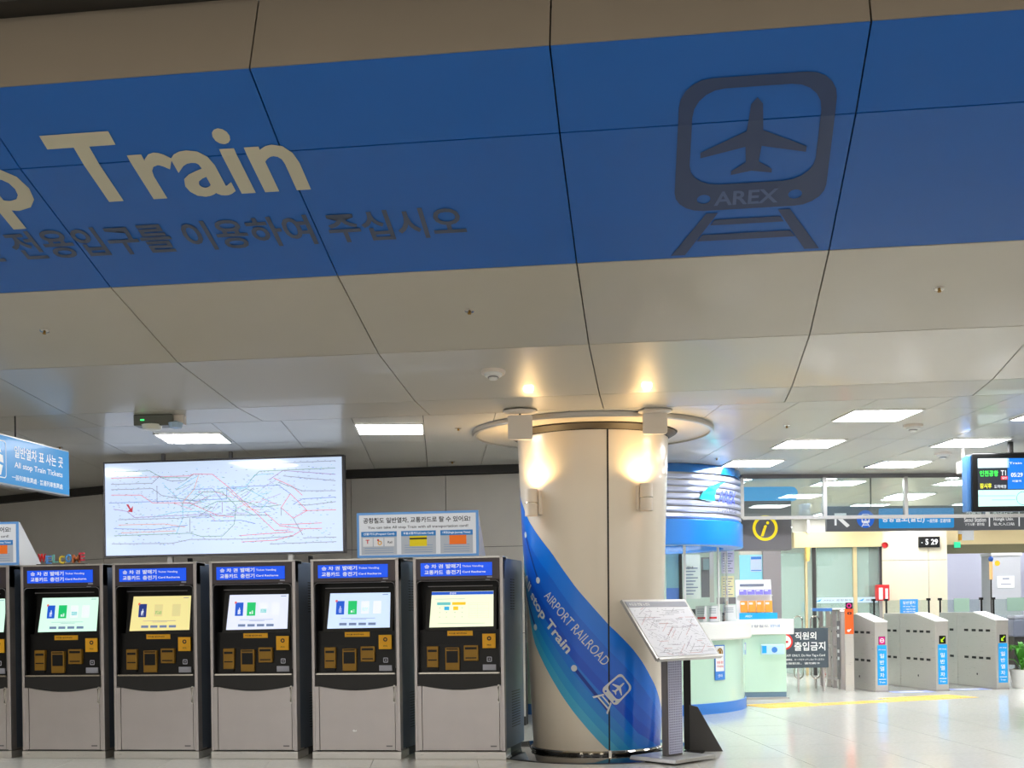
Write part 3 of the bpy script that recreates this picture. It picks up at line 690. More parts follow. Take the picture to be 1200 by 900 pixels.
for k in range(620):
    f, g_ = (rnd.uniform(.02, .97), rnd.uniform(.06, .92)) if k % 3 else (rnd.gauss(.46, .14), rnd.gauss(.47, .14))
    if not (.02 < f < .97 and .05 < g_ < .93): continue
    x_, z_ = mx_(f, g_); wd_ = rnd.uniform(.008, .026); mlines[rnd.choice(('tick', 'cyan', 'tick', 'blue', 'tick', 'green'))].poly([(x_, -.0136, z_ - .002), (x_ + wd_, -.0136, z_ - .002), (x_ + wd_, -.0136, z_ + .002), (x_, -.0136, z_ + .002)])
for c, mb in mlines.items(): link('map_line_' + c, mb.mesh('map_line_' + c, mat('mapline_' + c, LC[c], .5, emit=.85)), panel, fix=False)['kind'] = 'stuff'
flat([[[mx_(.085, .45), mx_(.095, .45), mx_(.105, .5), mx_(.115, .47), mx_(.112, .54), mx_(.09, .53), mx_(.1, .51)]]], -.0142, mat('marker_red', (235, 60, 90), .5, emit=.4), panel, 'arrow_mark')

# =================================================================== INFO BOXES ON TOP OF THE MACHINES
def info_box(x0, x1, label, full=True):
    W, z0, z1 = x1 - x0, KH + .004, 2.165
    t = thing('card_info_box', (x0, 10.29, 0), label, 'sign', -.003, 'card information boxes on the machines')
    body = part('body', MB().yz([(0, z0), (.42, z0), (.4, z0 + .02), (.03, z1), (0, z1)], .006, W - .006), M_white, t)
    fr_ = part('face_frame', B(0, W, -.012, 0, z0 + .005, z1 + .003), mat('frame_blue', (110, 170, 235), .4, emit=.4), t)
    fp = part('face', B(.022, W - .022, -.016, -.01, z0 + .025, z1 - .018), mat('face_white', (240, 243, 248), .5, emit=.45), t)
    y = -.018; K = M_printk
    letters('공항철도 일반열차, 교통카드로 탈 수 있어요!', .06, W - .07, 2.07, 2.122, y, K, fp, bold=.02)
    letters('You can take All stop Train with all transportation card!', .1, W - .09, 2.018, 2.048, y, K, fp, bold=.012)
    cols = [(.04, .36), (.40, .71), (.75, W - .05)]
    tx = ['선불카드(Prepaid Card)', '후불교통카드(Credit Card)', '1회용(Single Journey Ticket)']
    for k, (a, b) in enumerate(cols):
        c = part('column_panel', B(a, b, -.0175, -.016, z0 + .03, 1.955), mat('panel_grey', (205, 212, 222), .5, emit=.35), t)
        h = part('column_heading', B(a, b, -.019, -.017, 1.955, 2.0), mat('head_blue', (50, 140, 215), .5, emit=.4), t); letters(tx[k], a + .02, b - .02, 1.966, 1.99, -.0195, M_print_w, h)
        ln = MB()
        for q in range(4): rect(ln, a + .03, b - .03, z0 + .045 + q * .02, z0 + .049 + q * .02, -.018)
        link('text_lines', ln.mesh('text_lines', mat('line_blue', (140, 175, 220), .5, emit=.3)), c)
    W_ = mat('card_white', (246, 246, 248), .5, emit=.4)
    for k in range(3):
        a = .055 + k * .097; c = part('card_picture', B(a, a + .088, -.0195, -.0175, 1.87, 1.945), W_, t)
        if k == 0: letters('T', a + .025, a + .06, 1.895, 1.93, -.02, M_red, c, bold=.03)
        if k == 1: flat([[circ(a + .055, 1.9, .02), circ(a + .055, 1.9, .011)]], -.02, M_yellow, c, 'round_mark'); flat([[circ(a + .04, 1.925, .009)]], -.0202, M_red, c, 'dot')
        if k == 2: letters('Rail', a + .03, a + .07, 1.895, 1.915, -.02, M_printk, c)
    c = part('card_picture', B(.475, .63, -.0195, -.0175, 1.865, 1.955), mat('card_yellow', (250, 225, 20), .5, emit=.4), t); part('card_stripe', B(.475, .63, -.021, -.0194, 1.925, 1.938), M_printk, c)
    part('card_picture', B(.83, .98, -.0195, -.0175, 1.875, 1.955), mat('card_orange', (252, 120, 30), .5, emit=.5), t)
info_box(-2.735, -1.648, 'white wedge shaped card information box on the two machines nearest the column')
info_box(-7.01, -5.925, 'white wedge shaped card information box cut off by the left edge of the picture')

# welcome letters
wl = thing('welcome_letters', (-5.80, 10.33, KH + .003), 'small stand of bright cut-out WELCOME letters on the leftmost complete machine', 'letters')
part('stand', B(0, .47, .03, .10, 0, .012), M_dark, wl)
cl = [M_red, mat('wl_blue', (90, 150, 220), .5), mat('wl_teal', (110, 180, 170), .5), mat('wl_yellow', (240, 210, 60), .5), mat('wl_sky', (80, 160, 230), .5), mat('wl_brown', (200, 110, 60), .5), mat('wl_rose', (235, 70, 90), .5)]
for k, ch in enumerate('WELCOME'):
    x = .004 + k * .065 + (.012 if k else 0); wd = .078 if ch in 'WM' else .055; dz = (0.018, 0, .008, -.002, .01, .004, .022)[k]
    vs, fs = fit(ch, x, x + wd, .014 + dz, .09 + dz, .03)
    me = bpy.data.meshes.new('letter'); bm = bmesh.new(); bv = [bm.verts.new((a, .05, b)) for a, b in vs]
    for f in fs:
        try: bm.faces.new([bv[i] for i in f])
        except ValueError: pass
    r_ = bmesh.ops.extrude_face_region(bm, geom=bm.faces[:]); bmesh.ops.translate(bm, verts=[e for e in r_['geom'] if isinstance(e, bmesh.types.BMVert)], vec=(0, .012, 0)); bm.to_mesh(me); bm.free()
    me.materials.append(cl[k]); link('letter', me, wl)

# hanging sign, left
hs = thing('hanging_sign', (-5.25, 9.95, 0), 'blue hanging sign for all stop train tickets at the left edge', 'sign', -PI / 2)
M_hs = mat('hang_blue', (24, 150, 222), .35, emit=.6, coat=.1)
part('housing', B(0, 2.4, 0, .08, 2.352, 2.752), M_alu, hs); fc = part('sign_face', B(.012, 2.388, -.006, 0, 2.364, 2.74), M_hs, hs)
for x in (.30, 1.6):
    part('hanger', MB().tube([(x, .04, 2.752), (x, .04, 3.0 if x < 1 else 3.12)], .006), M_dark, hs)
# the face looks towards +x; mirror-safe lettering runs away from the camera, so it is read from left (near) to right (far)
hs.rotation_euler.z = PI / 2; hs.location = (-5.25, 7.55, 0)
letters('일반열차 표 사는 곳', 1.50, 2.28, 2.585, 2.68, -.008, M_print_w, fc, bold=.015); letters('All stop Train Tickets', 1.50, 2.27, 2.49, 2.55, -.008, M_print_w, fc, bold=.012); letters('一般列車售票處 · 普通列車售票處', 1.46, 2.27, 2.40, 2.445, -.008, M_print_w, fc)
flat([[rrect(1.05, 1.38, 2.40, 2.70, .03), rrect(1.058, 1.372, 2.408, 2.692, .024)], [[(1.08, 2.45), (1.3, 2.42), (1.33, 2.5), (1.12, 2.53)]], [[(1.1, 2.55), (1.34, 2.52), (1.33, 2.58), (1.15, 2.61)]], [[(1.16, 2.63), (1.31, 2.6), (1.27, 2.66), (1.2, 2.67)]]], -.008, M_print_w, fc, 'ticket_pictogram')

# =================================================================== MAP STAND AND BLACK SIGN FOOT
st = thing('map_stand', (.0, 10.22, .015), 'silver lectern stand with a tilted paper route map in front of the column', 'stand', math.radians(50))
part('base_plate', MB().xz([(-.27, 0), (.27, 0), (.25, .03), (-.25, .03)], -.25, .25), M_alu, st, bevel=.004)
part('post', B(-.10, .10, -.03, .03, .03, 1.06), M_signgrey, st, bevel=.004)
part('grille_backing', B(-.085, .085, -.034, -.03, .05, 1.0), mat('grille_blue', (40, 48, 120), .5), st)
gr = MB()
for k in range(9): gr.box(-.085 + k * .02125 - .0045, -.085 + k * .02125 + .0045, -.04, -.034, .05, 1.0)
for k in range(46): gr.box(-.085, .085, -.041, -.034, .05 + k * .0211 - .0042, .05 + k * .0211 + .0042)
o = part('grille', gr, mat('grille_lilac', (206, 208, 232), .4), st); o['kind'] = 'stuff'
BT = Matrix.Translation((-.07, -.06, 1.10)) @ Matrix.Rotation(math.radians(-38), 4, 'X')
def on_board(mb):
    mb.v = [tuple(BT @ Vector(p)) for p in mb.v]; return mb
part('board', on_board(B(-.41, .41, -.012, .012, -.31, .31)), M_alu, st)
part('map_sheet', on_board(B(-.385, .385, -.016, -.012, -.285, .225)), mat('map_sheet', (240, 243, 254), .4), st)
part('title_strip', on_board(B(-.385, .385, -.0165, -.012, .228, .285)), mat('strip_grey', (150, 154, 170), .4), st)
part('lip', on_board(B(-.41, .41, -.035, .0, -.325, -.305)), M_alu, st)
ml = {c: MB() for c in ('grey', 'purple', 'red')}
for k in range(95):
    x = rnd.uniform(-.36, .3); z = rnd.uniform(-.27, .2); c = rnd.choice(('grey', 'grey', 'purple', 'grey', 'red')); L = rnd.uniform(.03, .2); d = rnd.choice(((1, 0), (1, 0), (.7, .5), (.7, -.5))); x1, z1 = min(.38, x + d[0] * L), max(-.28, min(.22, z + d[1] * L)); w_ = .0015
    ml[c].poly([(x, -.0175, z - w_), (x1, -.0175, z1 - w_), (x1, -.0175, z1 + w_), (x, -.0175, z + w_)])
for k in range(150):
    x = rnd.uniform(-.37, .35); z = rnd.uniform(-.27, .21); ml['grey'].poly([(x, -.0176, z), (x + .015, -.0176, z), (x + .015, -.0176, z + .003), (x, -.0176, z + .003)])
for c, m in ml.items():
    o = link('map_line_' + c, on_board(m).mesh('map_line_' + c, mat('sheetline_' + c, {'grey': (150, 152, 170), 'purple': (150, 130, 170), 'red': (200, 130, 140)}[c], .5)), st, fix=False); o['kind'] = 'stuff'
letters('수도권 전철 노선도', -.36, -.1, .24, .27, 0, M_paintw, st, xf=lambda x, z: tuple(BT @ Vector((x, -.018, z))))
ss = thing('sign_stand', (.15, 10.86, 0), 'black sign stand seen edge-on with a triangular foot behind the silver map stand', 'stand', .05)
part('panel', B(-.045, .02, -.01, .01, .02, .95), M_black, ss)
part('foot', MB().xz([(.005, .0), (.30, .0), (.08, .40), (.005, .42)], -.012, .012), mat('foot_charcoal', (64, 62, 60), .5), ss, bevel=.003)
part('rear_foot', B(-.03, .0, -.2, .2, 0, .02), M_black, ss)

# =================================================================== INFORMATION BOOTH
def camxy(a, z): p = FWD * z + RGT * a; return (p.x, p.y, 0)
bo = thing('information_booth', camxy(1.45, 15.7), 'round information booth with blue banded canopy and mint green counter', 'booth', PHI)
cc = (0, -1.0, 0); RC = 1.35
M_top = mat('booth_top_blue', (22, 110, 190), .12, .2, coat=.8)
part('canopy_top_band', MB().lathe([(RC - .05, 2.915), (RC + .01, 2.915), (RC + .015, 2.82), (RC - .05, 2.82)], cc, 72), M_top, bo, True)
part('canopy_drum', MB().lathe([(RC - .05, 2.915), (RC - .05, 2.03)], cc, 64), M_alu, bo, True)
part('canopy_ceiling', MB().lathe([(0, 2.10), (RC - .05, 2.10)], cc, 48), M_white, bo)
for k in range(7):
    z = 2.30 + k * .074
    part('louver', MB().lathe([(RC - .05, z), (RC - .005, z), (RC + .014, z + .02), (RC + .008, z + .055), (RC - .05, z + .062)], cc, 72), mat('louver_silver', (206, 212, 236), .28, .5), bo, True)
part('canopy_lower_band', MB().lathe([(RC - .05, 2.29), (RC + .02, 2.29), (RC + .03, 2.28), (RC + .03, 2.01), (RC + .02, 2.0), (RC - .2, 2.0), (RC - .2, 2.1)], cc, 72), M_blue, bo, True)
def dr(x, z, off=.025, R=RC, c=cc): a = x / R; return (c[0] + (R + off) * math.sin(a), c[1] - (R + off) * math.cos(a), z)   # x = arc length from the front
sw = [(.70, 2.52), (.74, 2.585), (.84, 2.655), (1.0, 2.715), (1.14, 2.735), (1.04, 2.69), (.97, 2.63), (.94, 2.57), (.945, 2.50), (.82, 2.50)]
flat([[sw]], 0, mat('logo_cyan', (20, 200, 215), .4), bo, 'swoosh_logo', xf=lambda x, z: dr(x, z, .03))
letters('AREX', 1.0, 1.42, 2.49, 2.64, 0, mat('logo_blue', (70, 90, 205), .4), bo, bold=.015, shear=.3, xf=lambda x, z: dr(x, z, .024))
letters('Airport Railroad', .98, 1.45, 2.375, 2.435, 0, mat('logo_grey', (90, 96, 120), .5), bo, bold=.01, shear=.2, xf=lambda x, z: dr(x, z, .024))
# glazed desk enclosure
wc = (0, -.25, 0); RW = 1.32
part('glazing', MB().lathe([(RW, 1.12), (RW, 2.1)], wc, 48, -PI, 0.05), M_glass, bo, True)
for a in (-150, -118, -90, -62, -34, -6):
    a = math.radians(a); part('mullion', B(-.013, .013, -.01, .01, 1.1, 2.12), M_white, bo, loc=(wc[0] + RW * math.cos(a), wc[1] + RW * math.sin(a), 0)).rotation_euler.z = a + PI / 2
part('counter_front', MB().lathe([(1.57, .13), (1.57, .92)], n=72, a0=-PI * 1.05, a1=.15), M_mint, bo, True)
part('counter_kick', MB().lathe([(1.56, 0), (1.585, 0), (1.585, .13), (1.56, .13)], n=72, a0=-PI * 1.05, a1=.15), M_kickblue, bo, True)
part('counter_top', MB().lathe([(1.2, 1.11), (1.64, 1.11), (1.66, 1.09), (1.66, .91), (1.64, .89), (1.5, .89)], n=72, a0=-PI * 1.05, a1=.15), M_white, bo, True)
part('inner_desk', MB().lathe([(0, .78), (1.2, .78)], n=40), M_white, bo)
a = math.radians(-47.5)
ps = part('counter_notice', B(-.09, .09, -.008, .0, .42, .82), M_paintw, bo, loc=(1.575 * math.cos(a), 1.575 * math.sin(a), 0)); ps.rotation_euler.z = a + PI / 2; ps['label'] = 'white and blue notice on the counter front'
part('notice_border', MB().box(-.095, .095, -.011, -.0, .405, .51).box(-.095, -.083, -.011, 0, .5, .83).box(.083, .095, -.011, 0, .5, .83).box(-.095, .095, -.011, 0, .818, .83), M_kickblue, ps)
flat([[circ(0, .74, .055), circ(0, .74, .035)], [[(-.03, .70), (.03, .70), (.02, .77), (-.02, .77)]]], -.012, M_ochre, ps, 'pictogram')
letters('휴대폰 충전', -.06, .06, .60, .635, -.012, M_red, ps); letters('Charging', -.06, .06, .555, .585, -.012, M_red, ps); letters('안내', -.04, .04, .44, .475, -.012, M_print_w, ps)
# interior pieces seen through the glazing
def loc_of(t, u, v, z):
    q = at(u, v, z) - Vector(t.location); c, s = math.cos(-t.rotation_euler.z), math.sin(-t.rotation_euler.z)
    return Vector((q.x * c - q.y * s, q.x * s + q.y * c, q.z))
def board(t, u0, v0, u1, v1, z, m, name, th=.02, label=None, par=None):
    a = loc_of(t, u0, v1, z); b = loc_of(t, u1, v0, z)
    return part(name, B(min(a.x, b.x), max(a.x, b.x), a.y - th / 2, a.y + th / 2, min(a.z, b.z), max(a.z, b.z)), m, par or t, label=label)
M_lines = mat('paper_lines', (120, 128, 150), .5)
def lined(t, u0, v0, u1, v1, z, par, n=6, m=None, pad=.12):
    a = loc_of(t, u0, v1, z); b = loc_of(t, u1, v0, z); mb = MB(); w = b.x - a.x; h = b.z - a.z
    for k in range(n):
        zz = b.z - h * (k + 1) / (n + 1); rect(mb, a.x + w * pad, b.x - w * pad * (1 + (k % 3)), zz - h * .018, zz + h * .018, a.y - .012)
    o = link('text_lines', mb.mesh('text_lines', m or M_lines), par, fix=False); return o
board(bo, 781, 646, 797, 704, 16.2, mat('teal_board', (96, 150, 160), .3), 'teal_board'); board(bo, 781, 689, 797, 704, 16.18, mat('deep_blue', (14, 90, 170), .4), 'teal_board_base'); board(bo, 796, 646, 799, 706, 16.15, M_black, 'dark_post')
b_ = board(bo, 799, 650, 820, 702, 16.4, mat('board_pale', (222, 226, 216), .5), 'white_board'); lined(bo, 799, 662, 820, 700, 16.4, b_, 9); letters('안내', loc_of(bo, 805, 664, 16.4).x, loc_of(bo, 812, 664, 16.4).x, loc_of(bo, 805, 667, 16.4).z, loc_of(bo, 805, 663.5, 16.4).z, loc_of(bo, 805, 664, 16.4).y - .013, M_printk, b_)
board(bo, 822, 653, 832, 700, 16.5, M_signgrey, 'inner_door'); board(bo, 824, 655, 831, 668, 16.45, mat('door_glass', (130, 150, 150), .2), 'inner_door_glass')
board(bo, 832, 642, 836, 706, 16.3, M_alu, 'inner_post'); 
b_ = board(bo, 845.5, 646, 860, 672, 15.6, mat('paper_lilac', (222, 218, 240), .5), 'paper_notice', label='pale lilac paper notice'); lined(bo, 845.5, 646, 860, 672, 15.6, b_, 8)
b_ = board(bo, 845.5, 675, 860, 700, 15.6, mat('paper_yellow', (246, 238, 190), .5), 'paper_notice', label='pale yellow paper notice'); lined(bo, 845.5, 675, 860, 700, 15.6, b_, 7)
board(bo, 840, 700, 862, 708, 15.9, M_signgrey, 'inner_shelf')
part('back_wall', B(-1.6, .3, 1.35, 1.40, 0, 2.9), mat('booth_wall', (232, 232, 222), .5), bo)
part('inner_light', MB().lathe([(0, 2.09), (.5, 2.09)], (0, -.6, 0), 32), mat('booth_light', (250, 252, 250), .5, emit=12), bo)
mo = thing('monitor', tuple(at(815, 706, 15.1) * 1)[:2] + (1.11,), 'dark desk monitor on the booth counter behind the map stand', 'monitor', PHI + .5)
part('screen', B(-.15, .15, -.01, .02, .03, .16), M_skirt, mo, bevel=.004); part('foot', B(-.08, .08, -.05, .06, 0, .012), M_skirt, mo); part('neck', B(-.02, .02, .01, .03, .01, .08), M_skirt, mo)
def table_card(u0, v0, u1, v1, z, label, zt=1.11, red=False):
    p = at((u0 + u1) / 2, v1, z); w = (u1 - u0) * z / F; h = (v1 - v0) * z / F
    t = thing('card_holder', (p.x, p.y, zt + .001), label, 'sign', PHI)
    part('card', MB().yz([(-.004, 0), (.004, 0), (.034, h), (.026, h)], -w / 2, w / 2), M_paintw, t); part('base', B(-w / 2, w / 2, -.03, .05, 0, .004), M_glass, t)
    mb = MB()
    for k in range(3): mb.poly([(-w * .35, -.006 + .03 * q, h * q) for q in (.55 + k * .12, )] + [(w * .3, -.006 + .03 * (.55 + k * .12), h * (.55 + k * .12)), (w * .3, -.006 + .03 * (.58 + k * .12), h * (.58 + k * .12)), (-w * .35, -.006 + .03 * (.58 + k * .12), h * (.58 + k * .12))])
    link('text_lines', mb.mesh('text_lines', M_lines), t, fix=False)
    if red: link('red_line', MB().poly([(-w * .35, .002, h * .2), (w * .35, .002, h * .2), (w * .35, .004, h * .32), (-w * .35, .004, h * .32)]).mesh('red_line', M_red), t, fix=False)
table_card(815.5, 709, 828.5, 728, 14.45, 'white card with red line on the counter, left of the pair', red=True)
table_card(829.5, 709, 842, 728, 14.55, 'white card with red line on the counter, right of the pair', red=True)
table_card(847.5, 708, 863, 727, 15.2, 'white lined card behind the small black box on the counter')
p = at(846, 728, 15.0); t = thing('small_box', (p.x, p.y, 1.111), 'small black and white upright box on the round counter', 'box', PHI)
part('body', B(-.035, .0, -.02, .02, 0, .13), M_paintw, t); part('dark_face', B(.001, .03, -.02, .02, .0, .11), M_black, t)

# square annex counter beside the booth
an = thing('annex_counter', tuple(onz(863, 820, 0)), 'mint green square counter with a white top beside the round booth', 'counter', PHI)
part('front', B(0, .70, .0, .55, .1, .9), M_mint, an, bevel=.004); part('top', B(-.02, .80, -.06, .6, .9, 1.11), M_white, an, bevel=.01)
part('kick', B(.0, .70, .02, .55, 0.0, .1), mat('kick_grey_blue', (120, 150, 176), .4), an); part('floor_trim', B(-.03, .73, -.03, .57, 0, .03), M_alu, an)

letters('공항철도', .17, .45, 1.0, 1.035, -.062, M_lines, an); letters('안내', .47, .6, 1.0, 1.04, -.062, mat('text_blue', (90, 150, 210), .5), an); flat([[circ(.13, 1.017, .026), circ(.13, 1.017, .017)]], -.062, mat('text_teal', (60, 130, 140), .5), an, 'round_mark')
p = loc_of(an, 906, 761, 16.5); q = an.matrix_basis
t = thing('wet_wipes_pack', tuple(at(906, 767, 16.47)), 'small blue and white wipes pack mounted on the annex counter front', 'wipes', PHI)
part('pack', B(-.16, .16, .0, .05, 0, .14), mat('pack_blue', (190, 226, 246), .4), t, bevel=.012); flat([[circ(.02, .065, .04)]], -.002, M_kickblue, t, 'blue_mark'); part('opening_flap', B(-.15, -.09, -.004, 0, .02, .12), M_cyan, t)
t = thing('switch_box', tuple(at(870, 767, 16.0)), 'small grey blue box on the counter side between booth and annex', 'box', PHI); part('body', B(-.04, .05, 0, .06, 0, .16), mat('box_blue', (150, 180, 215), .4), t); part('cover', B(-.03, .04, -.006, 0, .06, .14), M_white, t)
# brochure rack with its brochures
rp = at(864, 727, 16.85); rk = thing('brochure_rack', (rp.x, rp.y, 1.111), 'white acrylic brochure rack with a blue strip on the annex counter', 'rack', PHI)
k_ = 16.85 / F
part('back_board', MB().yz([(.0, 0), (.02, 0), (.14, .56), (.12, .56)], 0, 42 * k_), M_paintw, rk); part('blue_strip', B(.02, 46 * k_, -.06, -.05, .0, .09), M_cyan, rk); part('tray', B(.02, 46 * k_, -.05, .0, 0, .01), M_glass, rk)
letters('AREX', .1, .2, .03, .06, -.062, M_print_w, rk); part('shelf', B(.01, 42 * k_, .0, .06, .33, .34), M_paintw, rk); part('title_text', B(.06, .4, .088, .09, .47, .50), M_lines, rk)
for i in range(4):
    for nm, z0, col_, d0, yy in (('orange', .10, mat('leaflet_orange', (252, 150, 50), .5), .16, -.035), ('violet', .35, mat('leaflet_violet', (130, 120, 210), .5), .07, .035)):
        x = (3.5 + i * 9.6) * k_
        t = thing('brochure', (rp.x + math.cos(PHI) * x - math.sin(PHI) * yy, rp.y + math.sin(PHI) * x + math.cos(PHI) * yy, 1.111 + z0), '%s %s brochure standing in the %s row of the rack' % (('leftmost', 'second from left', 'third from left', 'rightmost')[i], nm, 'front' if nm == 'orange' else 'upper'), 'brochure', PHI, 'brochures in the rack')
        part('cover', MB().yz([(0, 0), (.008, 0), (.03, d0), (.022, d0)], 0, 8.6 * k_), col_, t); part('title', MB().yz([(.014, d0 * .68), (.016, d0 * .68), (.022, d0 * .86), (.018, d0 * .86)], .01, .06), M_paintw, t)

# =================================================================== GLASS SCREEN OVER THE GATE LINE
def ong(u, v, d):
    r = ray(u, v); n = gy; t = (d - CAM.dot(n)) / r.dot(n); return CAM + r * t
GD = 14.55
x_l = ong(869, 580, GD).dot(gx); zb = ong(1000, 606, GD).z
win = struct('window_1', MB(), M_alu); win.rotation_euler.z = GY
ms = [x_l] + [ong(u, 580, GD).dot(gx) for u in (966, 1061)]; ms += [ms[-1] + (ms[-1] - ms[-2]) * k for k in (1, 2, 3)]
part('top_rail', B(ms[0], ms[-1], GD - .03, GD + .03, HC - .05, HC - .001), M_signgrey, win); part('bottom_rail', B(ms[0], ms[-1], GD - .03, GD + .03, zb - .02, zb + .02), M_alu, win)
for i, x in enumerate(ms): part('mullion', B(x - .022, x + .022, GD - .032, GD + .032, zb, HC - .04), M_alu, win)
for a, b in zip(ms, ms[1:]): part('pane', B(a + .022, b - .022, GD - .004, GD + .004, zb + .02, HC - .05), M_glass, win)
def gthing(name, u, v, d, label, cat, group=None):
    p = ong(u, v, d); return thing(name, tuple(p), label, cat, GY, group), (ong(u + 1, v, d) - p).dot(gx)
# information sign with yellow i
t, k = gthing('information_sign', 866, 645, 14.85, 'dark grey box sign with a yellow ringed letter i beside the booth', 'sign')
part('box', B(0, 62 * k, 0, .25, 0, 57 * k), M_signgrey, t, bevel=.004)
o = part('blue_cap', MB().xz([(0, 57 * k)] + [(p, q) for p, q in rrect(-30 * k, 69 * k, 57 * k, 73 * k, 6 * k) if p > 20 * k or q < 0][::1] + [(0, 73 * k)] if False else [(0, 57 * k), (66 * k, 57 * k), (69 * k, 60 * k), (69 * k, 68 * k), (66 * k, 72 * k), (62 * k, 73 * k), (0, 73 * k)], -.03, .28), mat('cap_blue', (40, 176, 250), .3, emit=.75), t, label='backlit bright blue cap')
em = mat('sign_yellow', (252, 226, 20), .4, emit=.8)
flat([[circ(31 * k, 25.5 * k, 14.8 * k, 32), circ(31 * k, 25.5 * k, 11.4 * k, 32)]], -.004, em, t, 'ring_emblem'); letters('i', 25.5 * k, 33 * k, 16 * k, 29 * k, -.005, em, t, 'letter_i', .05, .35)
flat([[circ(34 * k, 31.5 * k, 1.8 * k)]], -.005, em, t, 'dot')
t.location.y += 0
# long direction sign
t, k = gthing('direction_sign', 969, 623, 15.0, 'long grey hanging direction sign with white arrow and blue train symbol', 'sign')
part('panel', B(0, 330 * k, 0, .06, 0, 29 * k), mat('direction_grey', (118, 120, 126), .4, emit=.25), t, bevel=.003)
part('rod', MB().tube([(53 * k, .03, 29 * k), (53 * k, .03, HC - t.location.z)], .01), M_dark, t)
Wp = M_print_w
flat([[[(9 * k, 21 * k), (23 * k, 21 * k), (23 * k, 18 * k), (14.5 * k, 18 * k), (27 * k, 7 * k), (23.5 * k, 4.5 * k), (11.5 * k, 15.5 * k), (11.5 * k, 7 * k), (9 * k, 7 * k)]]], -.003, Wp, t, 'arrow')
flat([[circ(45.5 * k, 14 * k, 10.3 * k, 28)]], -.003, mat('badge_blue', (20, 110, 235), .4, emit=.5), t, 'badge'); flat(train_emblem(), -.005, Wp, t, 'train_emblem', sx=9.5 * k, sz=9 * k, ox=45.5 * k, oz=9.5 * k)
flat([[rrect(61 * k, 150 * k, 3 * k, 26 * k, 2 * k)]], -.003, mat('badge_cyan', (20, 160, 240), .4, emit=.5), t, 'blue_field'); letters('공항철도(일반)', 65 * k, 115 * k, 9 * k, 18 * k, -.005, Wp, t, bold=.02); letters('一般列車 · 普通列車', 118 * k, 146 * k, 9 * k, 13.5 * k, -.005, Wp, t)
letters('서울역', 164 * k, 182 * k, 18 * k, 22.5 * k, -.004, Wp, t); letters('홍대입구', 196 * k, 220 * k, 18 * k, 22.5 * k, -.004, Wp, t)
letters('Seoul Station', 162 * k, 188 * k, 9.5 * k, 14.5 * k, -.004, Wp, t); letters('Hongik Univ.', 197 * k, 221 * k, 9.5 * k, 14.5 * k, -.004, Wp, t); letters('ソウル駅 · 首尔站', 163 * k, 186 * k, 5 * k, 8.5 * k, -.004, Wp, t); letters('弘大入口站', 197 * k, 222 * k, 5 * k, 8.5 * k, -.004, Wp, t)
part('divider', B(191.5 * k, 192.8 * k, -.003, 0, 4 * k, 22 * k).box(227 * k, 228.3 * k, -.003, 0, 4 * k, 22 * k), Wp, t)

# departure screen
p = at(1135, 599, 12.0); t = thing('departure_screen', tuple(p), 'black-framed hanging departure screen with green and yellow destinations', 'screen', PHI + .03); k = 12.0 / F
part('side_casing', B(0, 120 * k, .02, .16, 0, 66 * k), mat('casing_blue', (70, 120, 180), .3), t, bevel=.01)
part('bezel', B(4 * k, 121 * k, -.03, .02, -1 * k, 67 * k), M_black, t, bevel=.008)
sc = part('screen', B(10 * k, 115 * k, -.034, -.03, 5 * k, 61 * k), mat('scr_dark', (52, 58, 70), .3, emit=.5), t); y = -.036
def blk(nm, a, b, c, d, m, yy=y): return part(nm, MB().poly([(a * k, yy, c * k), (b * k, yy, c * k), (b * k, yy, d * k), (a * k, yy, d * k)]), m, sc)
blk('banner', 10, 47, 50, 61, E_('scr_white', (214, 244, 250), 1)); blk('time_block', 45, 115, 25, 61, E_('scr_blue', (10, 120, 225), 1)); blk('map_block', 10, 115, 5, 24, E_('scr_mint', (206, 250, 246), 1))
flat([[circ(63 * k, 14 * k, 8 * k, 24), circ(63 * k, 14 * k, 7.4 * k, 24)], [[(10 * k, 17.6 * k), (54 * k, 17.2 * k), (54 * k, 16.8 * k), (10 * k, 17.2 * k)]], [[(26 * k, 12.6 * k), (54 * k, 12.6 * k), (54 * k, 12.2 * k), (26 * k, 12.2 * k)]]], -.038, E_('scr_line', (90, 190, 180), .6), sc, 'route_line')
letters('인천공항', 12 * k, 34 * k, 40 * k, 47 * k, y - .002, E_('scr_green', (70, 255, 90), 1.2), sc, bold=.02); letters('T1', 37 * k, 43 * k, 41 * k, 47 * k, y - .002, E_white, sc, bold=.02)
blk('red_tag', 37, 45, 36, 40, E_('scr_red', (250, 40, 70), 1), y - .004); letters('일반', 38 * k, 44 * k, 36.6 * k, 39.4 * k, y - .006, E_white, sc)
letters('잠시후', 12 * k, 26 * k, 26 * k, 32 * k, y - .002, E_('scr_yellow', (250, 250, 60), 1.1), sc, bold=.02); letters('도착예정', 29 * k, 43 * k, 26 * k, 30 * k, y - .002, E_white, sc)
letters('05:29', 49 * k, 63 * k, 39 * k, 44 * k, y - .002, E_white, sc, bold=.02); letters('Train', 47 * k, 62 * k, 54 * k, 56.5 * k, y - .002, E_white, sc); letters('서울역', 50 * k, 61 * k, 33 * k, 35.5 * k, y - .002, E_white, sc)
part('hanger', MB().tube([(54 * k, .06, 60 * k), (54 * k, .06, HC - p.z + .0)], .03), M_dark, t); part('top_bar', B(10 * k, 118 * k, .02, .1, 66 * k, 68.5 * k), M_dark, t)
p = at(1133, 553, 12.3); t = thing('ceiling_camera', tuple(p), 'grey boxy camera on the ceiling left of the departure screen', 'camera', PHI); k = 12.3 / F
